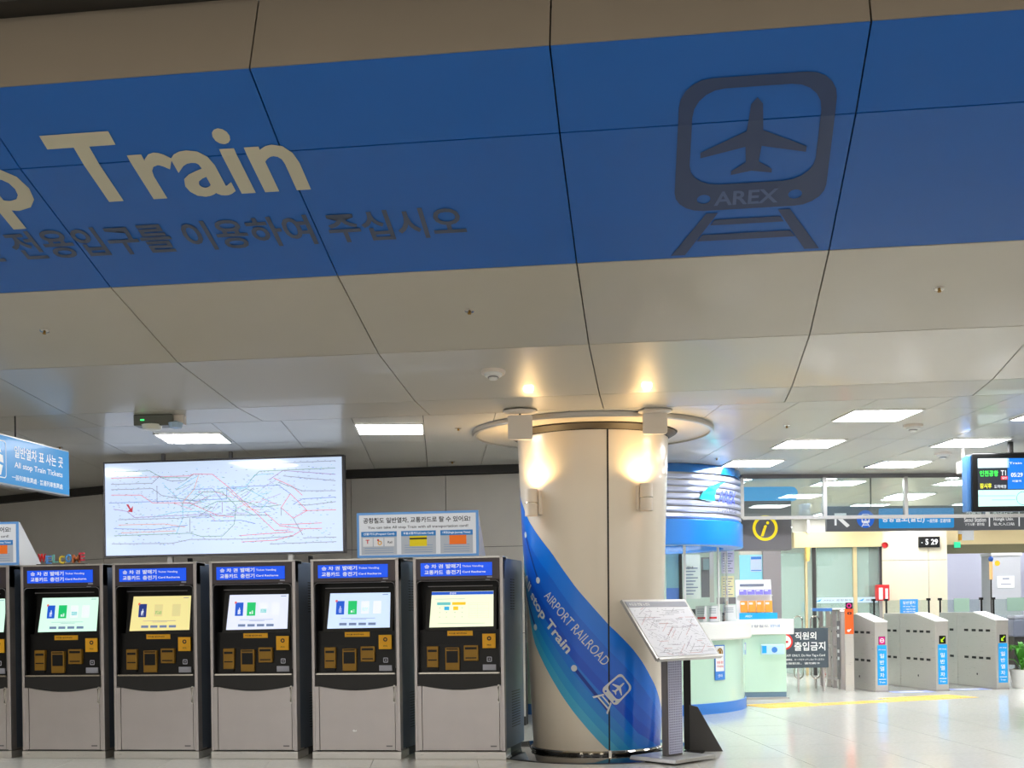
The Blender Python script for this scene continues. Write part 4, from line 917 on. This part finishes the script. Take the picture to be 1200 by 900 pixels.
part('body', B(-4 * k, 5 * k, 0, .2, 0, 14 * k), M_cream, t, bevel=.005); part('cable', MB().tube([(3 * k, -.01, 11 * k), (0, -.02, 8 * k), (0, -.02, 5 * k), (3 * k, -.01, 2 * k)], .006), M_black, t, True); part('mount', MB().tube([(0, .1, 14 * k), (0, .1, HC - p.z)], .015), M_cream, t)

# =================================================================== FARE GATES
GYAW = PHI + .1559
def gate(corner, label, arrow, sticker='blue'):
    t = thing('fare_gate', (corner[0], corner[1], 0), label, 'fare gate', GYAW, 'stainless steel fare gates')
    prof = [(0, 0), (1.1, 0), (1.1, 1.15), (.62, 1.15), (0, 1.03)]
    part('front_cabinet', MB().yz(prof, -.2, 0), M_steel_lt, t, bevel=.004)
    part('rear_cabinet', B(-.2, 0, 1.112, 1.65, 0, 1.15), M_steel_lt, t, bevel=.004)
    part('top_plate', MB().yz([(-.004, 1.03), (.62, 1.153), (.62, 1.165), (-.004, 1.042)], -.205, .005), M_paintw, t)
    if arrow != 'stop': part('card_pad', MB().yz([(.12, 1.067), (.42, 1.127), (.42, 1.132), (.12, 1.072)], -.16, -.04), M_signgrey, t); part('card_pad_face', MB().yz([(.15, 1.077), (.39, 1.125), (.39, 1.13), (.15, 1.08)], -.145, -.055), M_white, t)
    for y0 in (.16, .36, .56, .78, 1.22, 1.42):
        for z in (.86, .44): part('sensor_slot', B(-.206, -.199, y0, y0 + .11, z, z + .035), M_black, t)
    part('lock', B(-.204, -.199, .52, .545, .19, .22), M_black, t)
    s = part('front_sticker', B(-.165, -.02, -.004, 0, .10, .69), M_cyan, t, label='bright blue vertical sticker')
    for i, ch in enumerate('일반열차'): letters(ch, -.13, -.06, .50 - i * .095, .565 - i * .095, -.005, M_paintw, s, bold=.01)
    letters('All stop', -.15, -.035, .61, .635, -.005, M_paintw, s); letters('Train', -.14, -.05, .13, .155, -.005, M_paintw, s); rect_ = MB(); rect(rect_, -.15, -.035, .18, .19, -.005); link('line', rect_.mesh('line', M_paintw), s, fix=False)
    d = part('direction_display', B(-.145, -.04, -.004, 0, .70, .82), M_black, t)
    if arrow == 'stop': flat([[rrect(-.14, -.045, .705, .815, .01)]], -.0045, mat('magenta', (240, 20, 150), .4, emit=.6), d, 'stop_field'); flat([[circ(-.0925, .76, .034), circ(-.0925, .76, .024)], [rrect(-.112, -.073, .755, .765, .002)]], -.0055, M_paintw, d, 'no_entry_mark')
    else: flat([[[(-.12, .725), (-.12, .775), (-.108, .762), (-.068, .802), (-.055, .79), (-.095, .75), (-.08, .735), (-.08, .725)]]], -.005, mat('arrow_green', (190, 230, 30), .4, emit=.9), d, 'arrow')
    part('floor_trim', B(-.208, .008, -.008, 1.66, 0, .02), M_steel, t)
    return t
gate((3.184, 18.288), 'fare gate with the magenta no entry display, left of the three', 'stop')
gate((4.074, 18.407), 'middle fare gate of the three, green arrow, blue placard behind it', 'go')
gate((5.013, 18.727), 'rightmost fare gate with a green arrow, beside the potted plant', 'go')
# placard over the middle gate
gp = Vector((4.074, 18.407, 0)) + Vector((-.14 * math.cos(GYAW) - 1.2 * math.sin(GYAW), -.14 * math.sin(GYAW) + 1.2 * math.cos(GYAW), 0)); t = thing('placard', (gp.x, gp.y, 1.151), 'small blue placard standing on the rear of the middle fare gate', 'placard', PHI)
part('board', B(0, .28, 0, .02, 0, .22), mat('placard_blue', (60, 160, 235), .4), t)
for i, (a, b, s_) in enumerate(((.14, .19, '일반열차'), (.09, .12, 'All stop Train'), (.05, .075, '一般列車'), (.015, .035, '普通列車'))): letters(s_, .04, .24, a, b, -.002, M_paintw, t)
# orange vertical sign
t = thing('orange_sign', tuple(at(991.5, 811, 17.85)), 'tall orange sign with magenta no entry mark beside the left gate', 'sign', PHI); t.location.z = 0; k = 17.85 / F
part('post', B(.0, 10 * k, .005, .03, 0, .88), M_steel_lt, t); part('board', B(-.3 * k, 9.7 * k, -.01, .005, .86, 1.24), mat('sign_orange', (252, 100, 30), .45), t)
part('magenta_square', B(.5 * k, 8.5 * k, -.013, -.01, 1.235, 1.33), M_black, t); flat([[circ(4.5 * k, 1.283, .037), circ(4.5 * k, 1.283, .02)]], -.014, MATS['magenta'], t, 'no_entry_ring'); flat([[rrect(2.5 * k, 7.5 * k, 1.15, 1.19, .012), circ(5 * k, 1.17, .012)]], -.0115, M_printk, t, 'card_mark'); flat([[circ(3.5 * k, .91, .02)], [[(4.5 * k, .89), (7 * k, .93), (6 * k, .94), (4 * k, .92)]]], -.0115, M_paintw, t, 'hand_mark')
# staff gate: posts, rails and loops
a_, b_, = onz(963, 803, 0), onz(988, 808, 0)
sg = thing('staff_gate', tuple(a_), 'steel staff gate of upright posts and glass strips left of the fare gates', 'gate'); d = (b_ - a_); L = d.length; sg.rotation_euler.z = math.atan2(d.y, d.x)
for i, f in enumerate((0, .34, .62, .86, 1.0)):
    part('post', B(L * f - .024, L * f + .024, -.03, .03, 0, 1.2), M_steel_lt if i % 2 else M_steel, sg, bevel=.004); part('post_cap', MB().lathe([(0, 1.225), (.045, 1.215), (.05, 1.2)], (L * f, 0, 0), 14), M_chrome, sg, True)
for z in (.12, .62, .9): part('cross_rail', B(0, L, -.015, .015, z, z + .05), M_steel, sg)
part('dark_strip', B(L * .86, L * .98, -.036, -.03, .15, 1.05), M_signgrey, sg)
for z in (.92, .8, .56, .45): part('sticker', B(L * .88, L * .96, -.038, -.036, z, z + .05), M_paintw, sg)
part('desk_top', B(-.12, L * .95, -.12, .15, 1.226, 1.25), M_paintw, sg); part('desk_stripe', B(-.05, L * .9, -.124, -.12, 1.20, 1.25), M_kickblue, sg)
for u in (936, 956):
    p = at(u, 797, 18.6); t = thing('steel_loop', (p.x, p.y, 0), '%s upright oval steel tube loop behind the dark staff notice' % ('left' if u == 936 else 'right'), 'barrier', PHI, 'tube loops of the staff passage')
    r = .068; pts = [(r * math.cos(a), 0, 1.06 + r * math.sin(a)) for a in [PI * i / 8 for i in range(9)]] + [(-r * math.cos(a), 0, .22 - r * math.sin(a)) for a in [PI * i / 8 for i in range(9)]]
    part('loop', MB().tube(pts + [pts[0]], .012, 8), M_chrome, t, True); part('foot', MB().tube([(0, 0, 0), (0, 0, .155)], .014, 8), M_chrome, t)
t = thing('staff_notice', tuple(at(916, 783, 17.9)), 'dark grey notice board for staff only between the annex and the gates', 'sign', PHI); k = 17.9 / F
zf = t.location.z
part('board', B(0, 55 * k, 0, .02, 0, 46.5 * k), mat('notice_slate', (70, 82, 92), .45), t)
for x in (20, 50): part('leg', B(x * k - .012, x * k + .012, .02, .04, -zf, 20 * k), M_steel, t)
flat([[circ(4 * k, 31 * k, 9.5 * k, 28), circ(4 * k, 31 * k, 7.6 * k, 28)]], -.002, mat('ring_red', (240, 50, 40), .5), t, 'no_entry_ring'); flat([[circ(4 * k, 31 * k, 7.5 * k, 28)]], -.0015, M_paintw, t, 'ring_field'); flat([[[(-2 * k, 29 * k), (8 * k, 29.5 * k), (8 * k, 32 * k), (-2 * k, 31.5 * k)]]], -.003, M_red, t, 'bar')
letters('직원외', 16 * k, 41 * k, 33 * k, 42 * k, -.003, M_paintw, t, bold=.02); letters('출입금지', 15 * k, 51.5 * k, 20 * k, 30.5 * k, -.003, M_paintw, t, bold=.02); letters('STAFF ONLY, Do Not Tag a Card', 2 * k, 51 * k, 12.5 * k, 16 * k, -.003, M_paintw, t, bold=.012); letters('職員専用、カードをタッチしないでください', 3 * k, 50 * k, 8.5 * k, 11 * k, -.003, M_paintw, t); letters('仅限职员，请勿刷卡', 3 * k, 45 * k, 4 * k, 6.5 * k, -.003, M_paintw, t)
# rear glass barrier with black topped posts
bp = thing('glass_barrier', tuple(onz(1008, 798, 0)), 'low green glass barrier with thin dark posts behind the fare gates', 'barrier', PHI + .12); k = 20.5 / F
for u in (1026, 1041, 1093, 1107, 1158, 1173):
    x = (u - 1008) * k; part('post', B(x - .012, x + .012, -.012, .012, 0, 1.37), M_black, bp); part('post_head', B(x - .03, x + .02, -.03, .03, 1.35, 1.39), M_black, bp)
for u0, u1 in ((1042, 1092), (1109, 1156), (1174, 1210)): part('glass_pane', B((u0 - 1008) * k, (u1 - 1008) * k, -.005, .005, .1, 1.36), M_glass, bp)
for u0, u1 in ((1123, 1142), (1189, 1215)): part('tinted_pane', B((u0 - 1008) * k, (u1 - 1008) * k, -.03, -.022, 1.15, 1.38), mat('tint_green', (150, 178, 160), .2), bp)
# yellow guiding strip and floor stickers
ty = thing('guiding_strip', (0, 0, 0), 'yellow raised guiding strip laid in the floor before the gates', 'floor strip')
M_tac = mat('tactile_yellow', (246, 206, 110), .4, noise=.08)
def tact(u, v):
    p = onz(u, v, 0); o = link('tactile_tile', TM, ty, fix=False); o.location = (p.x, p.y, 0); o.rotation_euler.z = GY - .1
tm = MB().box(-.148, .148, -.148, .148, 0, .003)
for j in range(4): tm.box(-.13, .13, -.12 + j * .068, -.085 + j * .068, .003, .007)
TM = tm.mesh('tactile_tile', M_tac)
p0, p1 = onz(905, 828.5, 0), onz(1128, 817, 0); dd = (p1 - p0); nn = int(dd.length / .302)
for i in range(nn + 1):
    q = p0 + dd * (i / nn); o = bpy.data.objects.new('tactile_tile', TM); COL.objects.link(o); o.parent = ty; o.location = (q.x, q.y, 0); o.rotation_euler.z = math.atan2(dd.y, dd.x)
    if i < 3 or i > nn - 4:
        nv = Vector((-dd.y, dd.x, 0)).normalized() * .302; o = o.copy(); COL.objects.link(o); o.location = (q.x + nv.x, q.y + nv.y, 0)
for u0, nm in ((1046, 'left'), (1112, 'right')):
    p = onz(u0, 811.5 if nm == 'left' else 808.5, 0); t = thing('floor_sticker', tuple(p), 'blue and white arrow sticker on the floor, %s lane between fare gates' % nm, 'sticker', GY, 'lane stickers on the floor')
    part('sheet', B(0, .62, -.1, .25, 0, .0015), mat('sheet_violet', (150, 165, 225), .4), t); part('arrow', MB().xy([(.12, .0), (.4, .0), (.4, -.05), (.52, .06), (.4, .18), (.4, .12), (.12, .12)], .0015, .003), M_paintw, t)

# =================================================================== REAR HALL
M_mintwall = mat('mint_wall', (206, 224, 212), .4, noise=.04)
struct('wall_far', MB().xy([G(-4, 26.3)[:2], G(20, 26.3)[:2], G(20, 26.6)[:2], G(-4, 26.6)[:2]], 0, HC + .05), M_mintwall)
struct('wall_right', MB().xy([G(16, 4)[:2], G(16.2, 4)[:2], G(16.2, 26.5)[:2], G(16, 26.5)[:2]], 0, HC + .05), mat('right_wall', (222, 216, 200), .4))
# square pillar with cream cladding
def block(name, u0, u1, z, h0, h1, dep, m, struct_=True, yaw=PHI):
    p = at(u0, 720, z); o = part(name, B(0, (u1 - u0) * z / F, 0, dep, h0, h1), m); o.location = (p.x, p.y, 0); o.rotation_euler.z = yaw
    if struct_: o['kind'] = 'structure'
    return o
Zp = 22.0; k = Zp / F
pil = block('pillar', 1034, 1110.5, Zp, 0, HC, .8, M_gap)
for x0, x1 in ((0, 54.5), (54.5, 76.5)):
    for z0, z1 in ((0, 1.05), (1.05, 2.1), (2.1, HC)): part('stone_panel', B(x0 * k + .004, x1 * k - .004, -.02, .0, z0 + .004, z1 - .004), M_goldwall, pil)
t = thing('wall_clock', tuple(at(1077, 641.5, Zp - .08)), 'black digital clock reading 5:29 on the cream pillar', 'clock', PHI)
part('case', B(0, 24.5 * k, 0, .05, 0, 12.5 * k), M_black, t, bevel=.004); letters('5', 7.5 * k, 11 * k, 3 * k, 9.5 * k, -.003, M_paintw, t, 'digits', .02); letters('29', 14 * k, 22 * k, 3 * k, 9.5 * k, -.003, M_paintw, t, 'digits', .02); part('colon', B(3 * k, 4 * k, -.003, 0, 5 * k, 6 * k), M_paintw, t)
t = thing('fire_bell', tuple(at(1036.5, 639, Zp - .06)), 'small round red fire bell high on the cream pillar edge', 'bell', PHI); part('dome', MB().lathe([(0, 0), (.05, .005), (.05, .03)], n=16), M_red, t); t.rotation_euler.x = PI / 2; part('rim', MB().lathe([(.045, -.001), (.06, .01), (.06, .03)], n=16), mat('rim_beige', (220, 190, 170), .5), t)
t = thing('extinguisher_box', tuple(at(1028.5, 704, Zp - .3)), 'bright red and white fire extinguisher box left of the cream pillar', 'extinguisher box', PHI)
part('box', B(0, 14 * k, 0, .16, 0, 18.5 * k), M_red, t, bevel=.01); part('label', B(1.5 * k, 6 * k, -.004, 0, 1.5 * k, 15 * k), M_paintw, t); part('label', B(9 * k, 12 * k, -.004, 0, 2 * k, 14 * k), M_paintw, t); part('bracket', B(5 * k, 8 * k, .14, .18, -1.4, 2 * k), M_steel, t)
# sliding glass doors left of the pillar
dr_ = struct('door_1', MB(), M_alu); p = at(915, 720, Zp + .1); dr_.location = (p.x, p.y, 0); dr_.rotation_euler.z = PHI
W = 119 * k; zl0, zl1 = 1.3 + (708.5 - 641) * k, 1.3 + (708.5 - 623) * k
part('lintel', B(15 * k, W, -.12, .12, zl0, zl1), M_lintel, dr_); part('upper_panel', B(15 * k, W, .0, .05, zl1, HC), mat('upper_grey', (206, 206, 196), .4), dr_)
for u, w_, m in ((944, 2.4, M_lintel), (1000.5, 4.2, M_lintel), (953, 3.5, M_dark), (1031, 3, M_signgrey)): part('door_post', B((u - 915) * k, (u - 915 + w_) * k, -.04, .04, 0, zl0), m, dr_)
for u0, u1, m in ((915, 943, 'a'), (958, 1000, 'b'), (1005, 1031, 'c')): part('door_glass', B((u0 - 915) * k, (u1 - 915) * k, -.006, .006, .04, zl0 - (0 if u0 > 950 else .1)), M_glass_g, dr_)
for u0, u1 in ((955, 1001), (1005, 1029)):
    b = part('glass_banner', B((u0 - 915) * k, (u1 - 915) * k, -.02, -.012, 1.3 + 2 * k, 1.3 + 8.5 * k), mat('banner_pale', (206, 228, 240), .4), dr_); letters('AREX 공항철도', (u0 - 905) * k, (u1 - 917) * k, 1.3 + 4 * k, 1.3 + 6.5 * k, -.022, M_lines, b); flat([[[((u0 - 914) * k, 1.3 + 4 * k), ((u0 - 909) * k, 1.3 + 4 * k), ((u0 - 907) * k, 1.3 + 7 * k)]]], -.022, M_cyan, b, 'swoosh')
part('sensor_cone', MB().lathe([(.03, 0), (.05, .25), (.0, .27)], (31 * k, -.1, zl0 - .25), 12), mat('sensor_amber', (240, 200, 110), .5), dr_); 
part('ceiling_pipe', B(30 * k, 33 * k, -.16, -.12, zl1 - .02, HC), M_white, dr_)
struct('wall_rear', MB(), M_alu)
wr = block('partition', 868, 915, 19.2, 0, 2.32, .1, mat('rear_beige', (206, 200, 188), .5)); k2 = 19.2 / F
part('grey_pillar', B(26 * k2, 47 * k2, -.06, 0, 0, 2.32), mat('pillar_mauve', (150, 144, 146), .4), wr); part('cyan_panel', B(-1 * k2, 27 * k2, -.02, 0, 1.42, 2.12), mat('cyan_panel', (150, 222, 236), .3), wr)
nt_ = part('notice', B(12 * k2, 25 * k2, -.03, -.02, 1.3 + 40 * k2, 1.3 + 58 * k2), mat('notice_lilac', (196, 212, 232), .4), wr); part('notice_heading', B(12.5 * k2, 24.5 * k2, -.033, -.03, 1.3 + 54.5 * k2, 1.3 + 57.5 * k2), M_kickblue, nt_); part('notice_edge', B(12.5 * k2, 24.5 * k2, -.033, -.03, 1.3 + 41 * k2, 1.3 + 42 * k2), M_kickblue, nt_)
t = thing('office_chair', tuple(at(887, 720, 18.4))[:2] + (0,), 'grey chair with curved back rail behind the brochure rack', 'chair', PHI)
pts = [(-.2, 0, 1.05)] + [(-.2 * math.cos(a), 0, 1.35 + .11 * math.sin(a)) for a in [PI * i / 8 for i in range(9)]] + [(.2, 0, 1.05)]
part('back_rail', MB().tube(pts, .018, 8), M_signgrey, t, True); part('backrest', B(-.18, .18, -.02, .02, .85, 1.40), M_signgrey, t, bevel=.015); part('seat', B(-.22, .22, -.45, .0, .55, .62), M_signgrey, t, bevel=.02); part('leg', MB().tube([(0, -.22, 0), (0, -.22, .55)], .03), M_chrome, t)
t = thing('red_cylinder', tuple(onz(966, 790, 0)), 'red fire extinguisher standing inside behind the glass doors', 'extinguisher', 0); part('tank', MB().lathe([(0, 0), (.1, .0), (.1, .45), (.05, .53), (0, .54)], n=20), M_red, t, True); part('valve', B(-.02, .02, -.04, .04, .54, .6), M_black, t)
t.location = at(966, 720, 23.4); t.location.z = 0
# right hand opening beyond the gates
rw = block('wall_inner', 1100, 1290, 25.8, 0, HC, .1, mat('lavender_panel', (204, 206, 226), .5)); k3 = 24 / F
bulk = block('trim_3', 1110.5, 1290, 22.9, 2.42, HC, .12, M_lintel); part('underside', B(0, 3, .02, .12, 2.25, 2.42), mat('olive', (110, 104, 74), .5), bulk)
part('exit_light', B(.14, .26, -.02, 0, 2.36, 2.47), mat('exit_green', (40, 220, 160), .4, emit=1), bulk, label='small green exit light'); nb = part('notice', B(.22, .52, -.01, 0, 2.5, 2.76), M_paintw, bulk); part('notice_corner', B(.22, .29, -.012, -.01, 2.5, 2.62), M_yellow, nb); part('notice_heading', B(.24, .5, -.012, -.01, 2.69, 2.74), mat('pale_blue', (170, 210, 240), .5), nb)
t = thing('service_cabinet', tuple(at(1163, 720, 22.4))[:2] + (0,), 'tall pale grey cabinet with a white notice behind the right gate', 'cabinet', PHI); k = 22.4 / F
part('body', B(0, 34 * k, 0, .5, 0, 1.3 + 56 * k), mat('cab_grey', (186, 188, 194), .4), t, bevel=.01); part('top_rail', B(-1 * k, 35 * k, -.03, .5, 1.3 + 55 * k, 1.3 + 58 * k), M_paintw, t); pn = part('notice', B(6 * k, 26 * k, -.01, 0, 1.3 + 17 * k, 1.3 + 31 * k), M_paintw, t)
part('notice_text', B(12 * k, 20 * k, -.012, -.01, 1.3 + 27 * k, 1.3 + 28.5 * k).box(10 * k, 22 * k, -.012, -.01, 1.3 + 21 * k, 1.3 + 22 * k), M_lines, pn); flat([[circ(6.5 * k, 1.3 + 46 * k, 3.2 * k)]], -.003, M_yellow, t, 'yellow_mark')
t = thing('barrier_pole', tuple(at(1162, 720, 21.4))[:2] + (0,), 'thin pole with orange sleeve and blue ball top behind the right gate', 'pole', PHI); k = 21.4 / F
part('rod', MB().tube([(0, 0, 0), (0, 0, 1.75)], .014), M_dark, t); part('sleeve', MB().lathe([(0, 1.3 + 27 * k), (.03, 1.3 + 27 * k), (.03, 1.3 + 48 * k), (0, 1.3 + 48 * k)], n=14), mat('sleeve_peach', (245, 196, 130), .5), t, True); part('ball', MB().lathe([(.045 * math.sin(PI * i / 10) + .0001, 1.3 + 51 * k - .05 * math.cos(PI * i / 10)) for i in range(11)], n=16), mat('ball_blue', (30, 80, 160), .3), t, True); part('base', MB().lathe([(0, .02), (.14, .02), (.15, 0)], n=20), M_dark, t)
# luggage and potted plant at the right edge
t = thing('luggage_cart', tuple(onz(1189, 797, 0)), 'dark grey bulky case on a cart cut off by the right edge', 'luggage', PHI); k = 20.5 / F
part('case', B(0, .55, 0, .35, .72, 1.02), mat('case_grey', (110, 116, 132), .35), t, bevel=.03); part('lid', B(.02, .53, .01, .34, 1.02, 1.08), mat('case_lid', (150, 154, 166), .3), t, bevel=.02); part('frame', B(.02, .5, .05, .3, .25, .72), M_dark, t)
for x in (.08, .44): part('wheel', MB().lathe([(.0, -.02), (.1, -.02), (.1, .02), (0, .02)], n=18), M_black, t, loc=(x, .1, .1)).rotation_euler.x = PI / 2; part('strut', B(x - .02, x + .02, .08, .12, .1, .3), M_dark, t)
pl = thing('potted_plant', tuple(onz(1198, 806, 0)), 'leafy green plant in a white pot at the right edge', 'plant')
part('pot', MB().lathe([(0, 0), (.13, 0), (.18, .28), (.16, .28), (.15, .24), (0, .24)], n=24), M_white, pl, True); M_leaf = mat('leaf_green', (70, 150, 40), .45, noise=.3)
part('soil', MB().lathe([(0, .245), (.15, .245)], n=16), M_ochre, pl)
for i in range(34):
    a = rnd.uniform(0, 2 * PI); L = rnd.uniform(.2, .36); up = rnd.uniform(.12, .42); c, s = math.cos(a), math.sin(a); mb = MB(); w0 = .035
    pts = [(0, .26), (L * .4, .26 + up), (L * .8, .26 + up * 1.05), (L, .26 + up * .8)]; ws = [.008, w0, w0 * .8, .002]
    for (r, z), wd in zip(pts, ws): mb.v += [(r * c - wd * s, r * s + wd * c, z), (r * c, r * s, z - .01), (r * c + wd * s, r * s - wd * c, z)]
    for q in range(3):
        for e in range(2): mb.f.append((q * 3 + e, q * 3 + e + 1, q * 3 + e + 4, q * 3 + e + 3)); mb.m.append(0)
    part('leaf', mb, M_leaf, pl, True)

# =================================================================== CEILING FITTINGS
def onarch(X, seg, t0): 
    (y0, h0), (y1, h1) = FO[seg], FO[seg + 1]; L = math.hypot(y1 - y0, h1 - h0); k = t0 / L; return (X, y0 + k * (y1 - y0), h0 + k * (h1 - h0)), math.atan2(h1 - h0, y1 - y0)
def sprinkler(loc, tilt, label):
    t = thing('sprinkler', loc, label, 'sprinkler', 0, 'ceiling sprinklers'); t.rotation_euler.x = tilt
    part('rose', MB().lathe([(0, -.005), (.026, -.004), (.032, 0)], n=20), M_chrome, t, True); part('head', MB().lathe([(0, -.022), (.012, -.02), (.008, -.005)], n=12), M_ochre, t, True)
for X, lb in ((-4.10, 'brass ceiling sprinkler head left, above the hanging blue sign'), (-1.236, 'brass ceiling sprinkler head in the middle, above the lit map edge'), (1.63, 'brass ceiling sprinkler head at right, under the wide blue band')):
    l_, ti = onarch(X, 3, .50); sprinkler(l_, ti, lb)
for (u, v, lb) in ((922, 499, 'tiny ceiling sprinkler left of the nearest right-hand ceiling light'), (840, 537, 'tiny ceiling sprinkler above the blue booth canopy'), (537, 502, 'tiny ceiling sprinkler left of the column ring'), (530, 541, 'tiny ceiling sprinkler near the back wall top'), (70, 524, 'tiny ceiling sprinkler above the hanging blue sign')):
    sprinkler(tuple(onz(u, v, HC)), 0, lb)
def detector(loc, tilt, label):
    t = thing('smoke_detector', loc, label, 'smoke detector', 0, 'smoke detectors on the ceiling'); t.rotation_euler.x = tilt
    part('base', MB().lathe([(0, -.02), (.085, -.018), (.09, 0)], n=28), M_cream, t, True); part('sensor', MB().lathe([(0, -.062), (.03, -.06), (.035, -.04), (.06, -.036), (.065, -.02)], n=24), M_white, t, True); part('cage_ring', MB().lathe([(.036, -.042), (.04, -.046), (.036, -.05)], n=20), M_signgrey, t, True)
l_, ti = onarch(-1.236, 4, .50); detector(l_, ti, 'white smoke detector on the curved ceiling left above the column')
detector(tuple(onz(1070, 498, HC)), 0, 'flat smoke detector right of the nearest right-hand ceiling light')
detector(tuple(onz(1105, 531, HC)), 0, 'flat smoke detector in front of the departure screen')
l_, ti = onarch(-4.17, 5, .18); t = thing('emergency_lamp', l_, 'dark boxy twin-headed emergency lamp on the ceiling above the lit map', 'emergency lamp', .12)
part('body', B(-.16, .16, -.06, .10, -.09, .0), mat('lamp_olive', (96, 98, 88), .4), t, bevel=.008); part('side_plate', B(.08, .24, -.02, .06, -.075, .0), M_cream, t)
part('lamp_head', MB().lathe([(0, -.03), (.07, -.02), (.085, .02), (0, .04)], (-.02, -.02, -.10), 20), mat('lamp_cream', (226, 226, 210), .3), t, True); part('green_dot', B(-.1, -.07, -.065, -.06, -.05, -.04), mat('led_green', (60, 255, 120), .4, emit=2), t)
part('spare_head', MB().lathe([(0, -.03), (.05, -.02), (.06, .02), (0, .04)], (.18, -.04, -.09), 18), mat('lamp_blue', (170, 196, 220), .2), t, True)
for nm in ('wall_rear',):
    o = bpy.data.objects[nm]; bpy.data.objects.remove(o)
